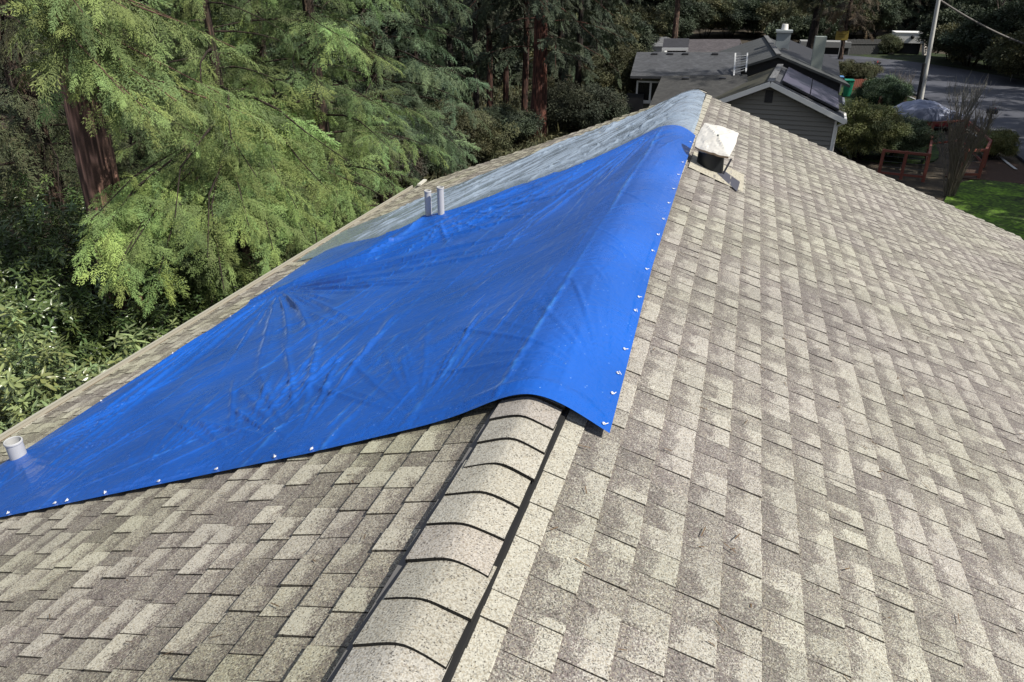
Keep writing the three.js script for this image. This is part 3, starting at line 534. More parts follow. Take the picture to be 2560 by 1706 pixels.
function scatter(name, geo, m, list, parent, kind) {              // list of {p, q or dir, roll, s, c}
  const im = new THREE.InstancedMesh(geo, m, list.length), M = new THREE.Matrix4(), q = new THREE.Quaternion(), X = V(0, 0, 0), Y = V(0, 0, 0), Z = V(0, 0, 0), B = new THREE.Matrix4();
  list.forEach((e, i) => {
    if (e.dir) { X.copy(e.dir).normalize(); Y.set(0, 1, 0).addScaledVector(X, -X.y).normalize(); Z.crossVectors(X, Y); if (e.roll) { const c = Math.cos(e.roll), s = Math.sin(e.roll), y2 = Y.clone().multiplyScalar(c).addScaledVector(Z, s); Z.multiplyScalar(c).addScaledVector(Y, -s); Y.copy(y2); } B.makeBasis(X, Y, Z); q.setFromRotationMatrix(B); } else q.copy(e.q);
    const s = e.s; M.compose(e.p, q, typeof s === 'number' ? V(s, s, s) : s); im.setMatrixAt(i, M); if (e.c) im.setColorAt(i, e.c);
  });
  im.name = parent === scene ? numbered(name) : name; im.castShadow = im.receiveShadow = true; if (kind) im.userData.kind = kind; parent.add(im); return im;
}
function trunkGeometry(h, r0, r1, seed, nSides = 20, rough = 0.06) {
  const nv = Math.max(6, Math.round(h * 4)), g = new THREE.CylinderGeometry(r1, r0, h, nSides, nv, true), p = g.attributes.position; g.translate(0, h / 2, 0);
  for (let i = 0; i < p.count; i++) { const x = p.getX(i), y = p.getY(i), z = p.getZ(i), a = Math.atan2(z, x), k = 1 + 0.5 * rough * n3(Math.cos(a) * 9, y * 1.6, Math.sin(a) * 9 + seed) + rough * n3(Math.cos(a) * 2.5, y * 0.5, Math.sin(a) * 2.5 + seed) * 2 + 0.5 * Math.exp(-y / (r0 * 1.8)), bend = 0.05 * n3(y * 0.12, seed, 0.5) * h * 0.2; p.setX(i, x * k + bend); p.setZ(i, z * k); }
  const uv = g.attributes.uv; for (let i = 0; i < uv.count; i++) { uv.setX(i, uv.getX(i) * Math.max(1, Math.round(r0 * 6.3))); uv.setY(i, uv.getY(i) * h * 0.5); }
  g.computeVertexNormals(); return g;
}
const BARK = { fir: bark(0.17, 0.13, 0.10), red: bark(0.22, 0.11, 0.075), grey: bark(0.2, 0.18, 0.16), dark: bark(0.07, 0.055, 0.045) };
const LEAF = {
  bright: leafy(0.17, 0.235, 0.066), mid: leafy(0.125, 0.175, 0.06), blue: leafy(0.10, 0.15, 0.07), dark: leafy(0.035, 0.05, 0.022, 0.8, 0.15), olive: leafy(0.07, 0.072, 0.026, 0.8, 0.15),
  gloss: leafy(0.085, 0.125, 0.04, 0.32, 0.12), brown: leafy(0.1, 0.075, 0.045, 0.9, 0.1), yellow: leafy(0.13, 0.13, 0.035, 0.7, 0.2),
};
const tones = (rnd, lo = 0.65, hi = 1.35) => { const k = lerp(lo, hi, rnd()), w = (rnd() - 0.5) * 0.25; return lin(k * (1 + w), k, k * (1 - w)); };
// one conifer: trunk, limbs, and sprays hung along the limbs
function conifer(o) {
  const { name = 'fir_tree', label, category = 'tree', group, pos, h, r0, base = 2, top = h, reach = 3, limbs = 40, leaf = LEAF.mid, barkMat = BARK.fir, seed = 1, droop = 0.5, gap = 0.26, geos = SPRAYS, size = 1, fineTo = 9.5, boughs = [], tail = true, lean = 0 } = o;
  const t = thing(name, label, category, group, pos), rnd = rng(seed * 97 + 13), sprays = [], coarse = [], bars = [];
  const tk = part('trunk', trunkGeometry(h, r0, 0.03, seed), barkMat, t);
  const limb = (y, az, L, dr, dens = 1, rise = 0.12) => {
    const rad = lerp(r0, 0.03, y / h) * 0.7, at = (k) => { const rr = rad + L * k, w = az + 0.18 * Math.sin(k * 3 + y) ; return V(Math.cos(w) * rr, y + L * (rise * k - dr * k * k + 0.12 * dr * k * k * k), Math.sin(w) * rr); };
    const pts = [0, 0.25, 0.5, 0.75, 1].map(at), tr = Math.min(0.03, 0.008 + L * 0.007);
    for (let i = 0; i < 4; i++) bars.push(cyl(tr * (1 - i * 0.22), tr * (0.78 - i * 0.22) + 0.003, pts[i], pts[i + 1], 5));
    const fine = y < fineTo, list = fine ? sprays : coarse, step = (fine ? gap * size : 0.55) / dens;
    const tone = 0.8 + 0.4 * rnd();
    for (let d = L * 0.1; d < L; d += step) {
      const k = d / L, p = at(k), q = at(Math.min(1, k + 0.05)).sub(at(k - 0.05)).normalize(), sd = V(-q.z, 0, q.x).normalize();
      for (const s of [-1, 1]) {
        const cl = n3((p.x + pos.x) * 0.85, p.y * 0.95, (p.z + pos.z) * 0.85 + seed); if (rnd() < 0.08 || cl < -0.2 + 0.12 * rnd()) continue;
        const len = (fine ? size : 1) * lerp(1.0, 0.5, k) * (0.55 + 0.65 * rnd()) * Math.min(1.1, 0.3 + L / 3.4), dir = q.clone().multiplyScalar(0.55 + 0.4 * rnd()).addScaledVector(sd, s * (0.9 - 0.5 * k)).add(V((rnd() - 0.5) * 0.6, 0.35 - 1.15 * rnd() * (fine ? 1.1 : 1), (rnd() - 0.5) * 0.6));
        const c = tones(rnd); c.multiplyScalar(tone * (0.7 + 0.5 * k) * (1 + 1.1 * cl));  // darker toward the trunk and in gaps: crown shade put into the colour
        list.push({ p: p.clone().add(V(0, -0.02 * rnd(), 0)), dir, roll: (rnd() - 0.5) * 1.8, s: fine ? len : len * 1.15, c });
      }
    }
    list.push({ p: at(0.9), dir: at(1).sub(at(0.9)), roll: 0, s: (fine ? size : 1) * 0.55, c: tones(rnd) });
  };
  const low = Math.min(top, fineTo - 0.5), nLow = Math.round(limbs * (o.lowShare ?? 0.45));
  for (let i = 0; i < limbs; i++) {
    const inLow = i < nLow && low > base, f = inLow ? (i + rnd()) / nLow : (i - nLow + rnd()) / Math.max(1, limbs - nLow), y = inLow ? lerp(base, low, f) : lerp(Math.max(low, base), top, f);
    const L = reach * Math.pow(clamp(1 - (y - base) / (h * 1.04 - base)), 0.75) * (0.6 + 0.55 * rnd());
    limb(y, i * 2.4 + rnd() * 0.7, Math.max(0.4, L), droop * (0.6 + 0.8 * rnd()), 1, 0.12 + 0.15 * (rnd() - 0.5));
  }
  for (const b of boughs) {                                       // limbs whose tips the photograph shows
    const dx = b.tip.x - pos.x, dz = b.tip.z - pos.z, L = Math.hypot(dx, dz), dr = b.droop ?? 0.35, y = b.tip.y - pos.y - L * (0.12 - dr + 0.12 * dr);
    limb(y, Math.atan2(dz, dx) - 0.18 * Math.sin(3 + y), L, dr, b.dens ?? 1.3);
  }
  if (bars.length) part('limb', merge(bars), barkMat, t);
  const G = geos.length, by = geos.map(() => []); sprays.forEach((s, i) => by[i % G].push(s));
  by.forEach((l, i) => { if (l.length) scatter('crown', geos[i], leaf, l, t, 'stuff'); });
  if (coarse.length) scatter('crown', COARSE[seed % 2], leaf, coarse, t, 'stuff');
  return t;
}
// a shrub: stems from the ground and leaf clumps through a lumpy crown
function shrub({ name = 'shrub', label, category = 'shrub', group, pos, rx, ry, rz = rx, n = 300, geo = WHORL, leaf = LEAF.gloss, seed = 1, size = 1, lift = 0.2, stems = 7, lumps = 0.35, shell = 0.5, barkMat = BARK.dark, tone = [0.65, 1.35] }) {
  const t = thing(name, label, category, group, pos), rnd = rng(seed * 31 + 7), list = [], bars = [];
  for (let i = 0; i < n; i++) {
    const a = rnd() * Math.PI * 2, e = Math.acos(1 - 1.75 * rnd()), dx = Math.sin(e) * Math.cos(a), dy = Math.cos(e), dz = Math.sin(e) * Math.sin(a);
    const lump = 1 + lumps * n3(dx * 1.8 + seed, dy * 1.8, dz * 1.8) * 1.6, k = Math.pow(lerp(shell, 1, rnd()), 0.6) * lump;
    const p = V(dx * rx * k, ry * lift + ry * (0.95 - lift) * (0.5 + 0.5 * dy * k), dz * rz * k);
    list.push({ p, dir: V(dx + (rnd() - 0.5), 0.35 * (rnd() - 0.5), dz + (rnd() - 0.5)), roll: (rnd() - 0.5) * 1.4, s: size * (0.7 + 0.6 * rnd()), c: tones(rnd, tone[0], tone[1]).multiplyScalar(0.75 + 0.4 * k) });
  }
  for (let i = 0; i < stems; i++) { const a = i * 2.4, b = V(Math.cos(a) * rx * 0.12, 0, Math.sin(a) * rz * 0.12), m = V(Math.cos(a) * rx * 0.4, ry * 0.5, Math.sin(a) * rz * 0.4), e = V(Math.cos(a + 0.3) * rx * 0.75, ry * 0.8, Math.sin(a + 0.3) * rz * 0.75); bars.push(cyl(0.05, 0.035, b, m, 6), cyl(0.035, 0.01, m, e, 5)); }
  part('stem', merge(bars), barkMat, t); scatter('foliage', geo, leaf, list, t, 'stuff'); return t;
}

// ---------------------------------------------------------------- trees and shrubs left of the house
const onGround = (p) => { p.y = 0; return p; };
{
  const a = onGround(U(240, 420, { range: 12.2 }));
  const tip = (px, py, range, droop = 0.35, dens = 1.3) => ({ tip: U(px, py, { range }), droop, dens });
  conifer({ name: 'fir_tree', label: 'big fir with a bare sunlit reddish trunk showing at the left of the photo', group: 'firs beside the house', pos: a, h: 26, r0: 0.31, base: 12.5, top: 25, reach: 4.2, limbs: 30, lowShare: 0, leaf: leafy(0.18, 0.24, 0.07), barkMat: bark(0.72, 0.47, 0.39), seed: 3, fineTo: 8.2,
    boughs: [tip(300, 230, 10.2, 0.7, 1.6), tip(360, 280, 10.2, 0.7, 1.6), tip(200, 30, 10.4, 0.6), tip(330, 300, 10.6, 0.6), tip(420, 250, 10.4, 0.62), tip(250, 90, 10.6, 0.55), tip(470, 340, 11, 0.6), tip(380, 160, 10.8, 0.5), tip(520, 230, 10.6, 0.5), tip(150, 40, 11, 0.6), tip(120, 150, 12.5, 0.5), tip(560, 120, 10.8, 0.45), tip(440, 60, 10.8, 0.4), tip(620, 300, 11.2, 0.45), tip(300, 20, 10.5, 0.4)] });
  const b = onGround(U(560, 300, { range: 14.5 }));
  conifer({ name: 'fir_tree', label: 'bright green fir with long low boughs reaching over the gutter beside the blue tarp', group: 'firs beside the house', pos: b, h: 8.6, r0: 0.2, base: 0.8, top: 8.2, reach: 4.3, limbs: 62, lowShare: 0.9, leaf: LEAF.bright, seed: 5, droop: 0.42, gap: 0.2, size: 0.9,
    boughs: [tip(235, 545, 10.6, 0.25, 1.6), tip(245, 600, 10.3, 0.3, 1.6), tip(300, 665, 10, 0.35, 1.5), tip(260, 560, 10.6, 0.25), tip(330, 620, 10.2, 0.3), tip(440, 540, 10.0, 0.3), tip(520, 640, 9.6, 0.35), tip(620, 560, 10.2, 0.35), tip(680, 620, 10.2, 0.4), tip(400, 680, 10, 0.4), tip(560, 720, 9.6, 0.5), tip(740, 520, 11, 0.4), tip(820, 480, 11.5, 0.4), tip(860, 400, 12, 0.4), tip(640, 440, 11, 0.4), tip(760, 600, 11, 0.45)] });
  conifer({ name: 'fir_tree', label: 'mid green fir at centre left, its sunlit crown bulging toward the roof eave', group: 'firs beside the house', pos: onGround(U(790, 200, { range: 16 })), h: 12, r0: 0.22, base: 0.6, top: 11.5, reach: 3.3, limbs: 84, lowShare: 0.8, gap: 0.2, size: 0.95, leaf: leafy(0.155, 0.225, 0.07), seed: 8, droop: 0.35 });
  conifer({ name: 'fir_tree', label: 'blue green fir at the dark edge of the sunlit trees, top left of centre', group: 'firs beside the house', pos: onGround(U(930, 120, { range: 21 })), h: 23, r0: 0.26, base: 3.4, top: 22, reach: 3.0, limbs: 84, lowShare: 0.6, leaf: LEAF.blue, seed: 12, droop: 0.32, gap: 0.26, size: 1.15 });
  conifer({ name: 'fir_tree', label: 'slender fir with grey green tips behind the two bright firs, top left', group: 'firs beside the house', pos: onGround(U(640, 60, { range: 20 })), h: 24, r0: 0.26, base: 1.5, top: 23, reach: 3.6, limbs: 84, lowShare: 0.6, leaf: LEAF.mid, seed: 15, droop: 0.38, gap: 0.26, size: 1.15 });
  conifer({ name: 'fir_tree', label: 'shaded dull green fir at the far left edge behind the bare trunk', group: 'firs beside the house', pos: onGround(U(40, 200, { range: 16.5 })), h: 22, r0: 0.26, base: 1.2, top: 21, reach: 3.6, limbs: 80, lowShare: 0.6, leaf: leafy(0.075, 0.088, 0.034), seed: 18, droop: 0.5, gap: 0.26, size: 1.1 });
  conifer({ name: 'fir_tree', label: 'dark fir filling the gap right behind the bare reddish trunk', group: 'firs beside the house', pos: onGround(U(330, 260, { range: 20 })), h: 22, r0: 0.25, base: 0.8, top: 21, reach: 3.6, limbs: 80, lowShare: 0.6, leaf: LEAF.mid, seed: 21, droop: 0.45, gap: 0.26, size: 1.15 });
  const sh = (px, py, range, rx, ry, label, o) => shrub({ name: 'evergreen_shrub', label, group: 'glossy evergreen shrubs below the left eave', pos: onGround(U(px, py, { range })), rx, ry, ...o });
  sh(130, 930, 8.3, 1.5, 4.1, 'pale leaved glossy evergreen shrub at the left edge, lowest beside the gutter', { n: 1900, seed: 2, size: 1.0, leaf: leafy(0.17, 0.21, 0.085, 0.3, 0.15), stems: 14, lift: 0.35, lumps: 0.5, shell: 0.3, tone: [0.6, 1.5] });
  sh(90, 700, 11, 2.0, 3.9, 'dark glossy evergreen shrub at the left edge under the bare trunk', { n: 1900, seed: 4, geo: WHORL, stems: 12, lift: 0.2, shell: 0.3 });
  sh(330, 800, 10.2, 1.7, 3.2, 'shadowed evergreen shrub between the left shrubs and the gutter', { n: 1600, seed: 6, geo: WHORL2, stems: 12, leaf: LEAF.gloss, shell: 0.3 });
  sh(60, 560, 13.5, 2.3, 4.6, 'tall evergreen shrub with light speckled leaves left of the bare trunk', { n: 2100, seed: 9, leaf: LEAF.gloss, stems: 12, shell: 0.3 });
  sh(450, 760, 10.5, 1.5, 2.9, 'low evergreen shrub under the overhanging bough near the gutter', { n: 1300, seed: 10, geo: WHORL2, stems: 9, shell: 0.3 });
  sh(260, 660, 13, 2.0, 3.4, 'dim evergreen shrub at the foot of the bare reddish trunk', { n: 1500, seed: 14, geo: WHORL2, leaf: LEAF.gloss, stems: 9, shell: 0.3 });
}

// ---------------------------------------------------------------- the dark wood ahead
{
  const G = 'shaded trees of the wood ahead', far = { geos: COARSE.slice(0, 1), gap: 0.42 };
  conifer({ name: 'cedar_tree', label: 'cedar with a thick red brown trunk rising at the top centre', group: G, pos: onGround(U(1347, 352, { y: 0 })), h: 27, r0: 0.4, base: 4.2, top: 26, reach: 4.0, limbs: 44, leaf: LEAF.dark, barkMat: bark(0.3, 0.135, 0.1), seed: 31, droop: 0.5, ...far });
  const list = [
    [1225, 300, 'thin red brown trunk just left of the thick cedar', 0.2, 5.2, 'red', 2.6], [1310, 305, 'slim pale brown trunk close behind the thick cedar', 0.19, 5, 'red', 2.4], [1195, 320, 'black leaning trunk left of the red brown trunks', 0.16, 5.4, 'dark', 2.6],
    [1128, 275, 'dark straight trunk in the wood, top centre', 0.2, 5, 'dark', 3], [1045, 240, 'dark trunk near the sunlit firs, second from them', 0.22, 4.6, 'dark', 3], [995, 230, 'dark trunk touching the sunlit firs at top left of centre', 0.2, 4.8, 'dark', 3],
    [1265, 265, 'dim trunk deep in the wood behind the red brown ones', 0.18, 5.2, 'red', 2.6], [1160, 240, 'distant thin trunk deep in the wood', 0.17, 5.5, 'dark', 2.8], [1400, 230, 'dark tree right of the thick cedar with low hanging boughs', 0.3, 1.8, 'dark', 4], [1490, 190, 'dark evergreen beside the long neighbouring roof', 0.3, 0.8, 'dark', 4.2],
    [1440, 285, 'small dark fir right of the thick cedar', 0.2, 0.7, 'dark', 2.6], [1090, 160, 'black evergreen deep in the wood, left of centre', 0.3, 2.5, 'dark', 4], [1290, 150, 'black evergreen far behind the cedar', 0.3, 3, 'dark', 4], [1180, 150, 'black evergreen far behind the leaning trunk', 0.3, 3, 'dark', 4],
  ];
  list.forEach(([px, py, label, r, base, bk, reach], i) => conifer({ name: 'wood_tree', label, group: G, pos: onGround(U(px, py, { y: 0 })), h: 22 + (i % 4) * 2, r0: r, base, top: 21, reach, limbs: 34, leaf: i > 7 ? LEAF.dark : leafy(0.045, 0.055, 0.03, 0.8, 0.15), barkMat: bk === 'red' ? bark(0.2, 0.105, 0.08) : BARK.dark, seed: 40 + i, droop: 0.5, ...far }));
  const US = 'undergrowth shrubs at the edge of the wood';
  [[1120, 400, 2.6, 2.4, 'dull olive undergrowth left of the thick cedar trunk', LEAF.olive], [1010, 440, 2.2, 2.6, 'dark green undergrowth beside the sunlit firs above the roof edge', LEAF.dark], [1240, 360, 1.8, 1.8, 'dark undergrowth at the foot of the red brown trunks', LEAF.dark], [1440, 330, 2.2, 2.6, 'brown twiggy undergrowth right of the thick cedar trunk', leafy(0.036, 0.042, 0.022, 0.9, 0.1)], [1540, 280, 2.0, 4.0, 'yellow olive shrub beside the window of the neighbouring house', LEAF.olive], [1500, 330, 1.4, 1.8, 'low dark shrub above the gable edge', LEAF.dark], [1080, 330, 2, 3, 'tall dim shrub between the thin trunks and the sunlit firs', LEAF.dark], [950, 480, 1.7, 2.2, 'brown undergrowth at the corner of the roof', leafy(0.05, 0.043, 0.026, 0.9, 0.1)]]
    .forEach(([px, py, rx, ry, label, leaf], i) => shrub({ name: 'undergrowth_shrub', label, group: US, pos: onGround(U(px, py + 8, { y: 0 })), rx, ry, n: 260, geo: CLUMP, leaf, seed: 60 + i, size: 0.75, stems: 8 }));
}
{                                                                 // evergreens added for shade, mostly unseen, then scrub and trunks across the street
  const G = 'tall evergreens added for shade right of the street';
  const rnd = rng(313);
  const spots = [[17, -25.5], [19.5, -31], [18.8, -37], [21.5, -42.5], [24.5, -29], [25, -37], [23, -24], [29, -19], [32, -26], [28.5, -33], [33, -39], [29, -46], [32, -53], [28, -60], [31, -67], [36, -22], [38, -44], [37, -31], [38, -60], [35, -75], [27, -72]];
  spots.forEach(([x, z], i) => conifer({ name: 'shade_evergreen', label: i < 7 ? 'tall dark evergreen added for shade on the near side of the street, out of view' : 'tall dark evergreen added for shade right of the street', group: G, pos: V(x, 0, z), h: 27 + 5 * rnd(), r0: 0.4, base: 3.5, top: 27, reach: 4.4, limbs: 90, lowShare: 0.1, leaf: LEAF.dark, barkMat: BARK.dark, seed: 80 + i, droop: 0.4, geos: COARSE.slice(0, 1), gap: 0.42, fineTo: 5 }));
  const S = 'scrub along the far side of the street';
  [[2392, 168], [2446, 176], [2498, 188], [2556, 212], [2352, 152], [2410, 105], [2470, 110], [2530, 120], [2560, 150]].forEach(([px, py], i) => shrub({ name: 'roadside_scrub', label: ['dark scrub just right of the utility pole across the street', 'dark scrub across the street, second clump right of the utility pole', 'olive scrub across the street left of the orange diamond sign', 'dark scrub right behind the orange diamond sign', 'dark scrub directly behind the utility pole across the street', 'tall dark scrub at the top edge right of the utility pole', 'tall olive scrub at the top edge under the slanting cable', 'dark scrub above the orange diamond sign at the top right', 'dark scrub cut by the right edge of the photo above the orange sign'][i], group: S, pos: onGround(U(px, py, { y: 0 })).add(V(1.2, 0, -1.0)), rx: 3.4, ry: 3.6 + (i % 3), n: 420, geo: CLUMP2, leaf: i % 3 ? LEAF.dark : LEAF.olive, seed: 120 + i, size: 1.0, stems: 8 }));
  const B = 'bare pale trunks in the scrub right of the street';
  [[2420, 90, 0.3], [2500, 70, -0.35], [2546, 80, 0.12], [2535, 60, -0.1], [2440, 40, 0.5]].forEach(([px, py, lean], i) => {
    const p = onGround(U(px, py + 60, { y: 0 })).add(V(1, 0, -3)), t = thing('bare_tree', ['bare trunk leaning over the scrub nearest the utility pole', 'leaning bare grey trunk at the top right', 'upright pale bare trunk at the right edge above the orange sign', 'thin pale bare trunk just left of the right edge, above the orange sign', 'strongly slanting bare trunk at the top edge right of the utility pole'][i], 'tree', B, p), h = 9;
    const g = trunkGeometry(h, 0.14, 0.05, i, 8); g.rotateZ(-lean); part('trunk', g, BARK.grey, t);
    const tw = []; for (let k = 0; k < 9; k++) { const y = 2 + k * 0.7, a = k * 2.1; tw.push(cyl(0.03, 0.008, V(lean * y, y, 0), V(lean * y + Math.cos(a) * 1.4, y + 0.9, Math.sin(a) * 1.4), 5)); } part('branch', merge(tw), BARK.grey, t);
  });
}
{                                                                 // trees behind the neighbouring house
  const G = 'trees beyond the neighbouring house', f = { geos: COARSE.slice(1, 2), gap: 0.45 };
  const list = [[1685, 122, 'straight pale brown trunk standing alone behind the long grey roof', 0.34, 7, 3, LEAF.dark, bark(0.33, 0.24, 0.19)], [2022, 140, 'dark trunk behind the solar panels', 0.42, 4.4, 3.6, LEAF.olive, BARK.dark], [2105, 150, 'brown barked tree beside the yellow sign', 0.2, 3.2, 3.2, LEAF.brown, bark(0.2, 0.15, 0.12)],
    [1760, 80, 'black evergreen behind the brown roof', 0.4, 1.2, 5, LEAF.dark, BARK.dark], [1620, 70, 'evergreen left of the lone pale trunk', 0.4, 2.6, 5, LEAF.dark, BARK.dark], [1830, 78, 'brownish tree behind the roof peak', 0.35, 2.4, 5, LEAF.brown, BARK.dark], [1920, 74, 'olive brown tree behind the chimney', 0.35, 2.6, 5, LEAF.olive, BARK.dark], [2180, 90, 'dark evergreen behind the grey fence', 0.4, 1.4, 5.5, LEAF.dark, BARK.dark], [2280, 80, 'dark evergreen behind the white garage', 0.4, 1.5, 5.5, LEAF.dark, BARK.dark], [2080, 80, 'grey brown tree above the yellow sign', 0.35, 2.2, 5, LEAF.brown, BARK.dark], [1560, 80, 'dark evergreen at the left of the far houses', 0.4, 2, 5, LEAF.dark, BARK.dark], [2360, 100, 'dark evergreen behind the utility pole', 0.4, 1, 5.5, LEAF.dark, BARK.dark]];
  list.forEach(([px, py, label, r, base, reach, leaf, bk], i) => conifer({ name: 'far_tree', label, group: G, pos: onGround(U(px, py, { y: 0 })), h: 24 + (i % 3) * 3, r0: r, base, top: 23, reach, limbs: 40, leaf, barkMat: bk, seed: 150 + i, droop: 0.45, ...f }));
  [[1580, 118, 4.4], [1640, 112, 3.6], [1700, 100, 5], [1760, 96, 5], [1820, 96, 4.6], [1880, 92, 5], [1950, 100, 4], [2010, 112, 3], [2060, 100, 4.5], [2120, 100, 4.4], [2170, 100, 5], [1540, 150, 4], [1480, 160, 4.2], [1420, 170, 4.2], [1350, 175, 3.6], [1290, 185, 3.4], [1220, 190, 3.6]].forEach(([px, py, ry], i) => shrub({ name: 'far_scrub', label: ['olive scrub left of the lone pale trunk, above the pale far house', 'dark scrub behind the lone pale trunk', 'dark scrub behind the white fascia of the far house', 'olive scrub behind the brownish far roof', 'dark scrub behind the right end of the brownish far roof', 'dark scrub above the peak of the neighbouring roof', 'olive scrub behind the chimney of the neighbouring house', 'dark scrub behind the solar panels by the dark trunk', 'dark scrub behind the yellow sign', 'olive scrub behind the left end of the grey fence', 'dark scrub behind the right end of the grey fence', 'dark scrub at the left end of the long grey roof', 'olive scrub beside the yellow olive shrub, upper left of the grey roof', 'dark scrub between the thick cedar and the long grey roof', 'dark scrub just right of the thick cedar trunk', 'olive scrub behind the thick cedar trunk', 'dark scrub left of the thick cedar between thin trunks'][i], group: 'scrub under the far trees', pos: onGround(U(px, py, { y: 0 })), rx: 3.6, ry, n: 260, geo: CLUMP2, leaf: i % 3 ? LEAF.dark : LEAF.olive, seed: 400 + i, size: 1.1, stems: 6 }));
  const rnd = rng(99), bulk = [];
  for (let i = 0; i < 2600; i++) { const a = R(-62 + 104 * rnd()), d = 118 + 70 * rnd(), x = Math.sin(a) * d, z = -Math.cos(a) * d; bulk.push({ p: V(x, 1 + 22 * Math.pow(rnd(), 1.3), z), dir: V(rnd() - 0.5, 0, rnd() - 0.5), roll: rnd() - 0.5, s: 3 + 3 * rnd(), c: tones(rnd, 0.6, 1.3) }); }
  tag(scatter('distant_wood', CLUMP2, LEAF.dark, bulk, scene), 'dark distant wood closing the view behind the houses', 'wood', null, 'stuff');
  const bulk2 = []; for (let i = 0; i < 1500; i++) { const a = R(-75 + 62 * rnd()), d = 48 + 50 * rnd(), x = Math.sin(a) * d, z = -Math.cos(a) * d; if (x > -14) continue; bulk2.push({ p: V(x, 0.5 + 16 * Math.pow(rnd(), 1.2), z), dir: V(rnd() - 0.5, 0, rnd() - 0.5), roll: rnd() - 0.5, s: 1.8 + 1.6 * rnd(), c: tones(rnd, 0.5, 1.3) }); }
  tag(scatter('wood_interior', CLUMP, LEAF.dark, bulk2, scene), 'dark mass of the wood behind the nearer trunks', 'wood', null, 'stuff');
  const fl = []; for (let i = 0; i < 2600; i++) { const x = -36 + 36 * rnd(), z = -14 - 44 * rnd(); if (x > -5.5 && z > -14) continue; if (x > -7 && z < -36) continue; fl.push({ p: V(x, 0.1 + 0.25 * rnd(), z), dir: V(rnd() - 0.5, 0, rnd() - 0.5), roll: 0, s: 0.7 + 0.9 * rnd(), c: tones(rnd, 0.5, 1.3) }); }
  tag(scatter('fern_cover', FERN, LEAF.olive, fl, scene), 'ferns and low plants covering the ground of the wood', 'ground cover', null, 'stuff');
}

// ---------------------------------------------------------------- the neighbouring house
const NS = 0.86, N = (px, py, z) => U(px, py, { z: z * NS });      // depths of the neighbour's plot
const roofTex = dataTexture(256, 256, (x, y, u, v) => { const k = 0.5 + 0.16 * tileNoise(u, v, 16, 101) + 0.12 * tileNoise(u, v, 4, 102) + 0.12 * (hash(x >> 1, y >> 1, 103) - 0.5) - (y % 32 < 3 ? 0.12 : 0); return [k, k, k * 1.01]; }, true);
roofTex.repeat.set(0.6, 0.6);
const roofMat = (r, g, b) => mat(r, g, b, 0.95, { map: roofTex, side: THREE.DoubleSide });
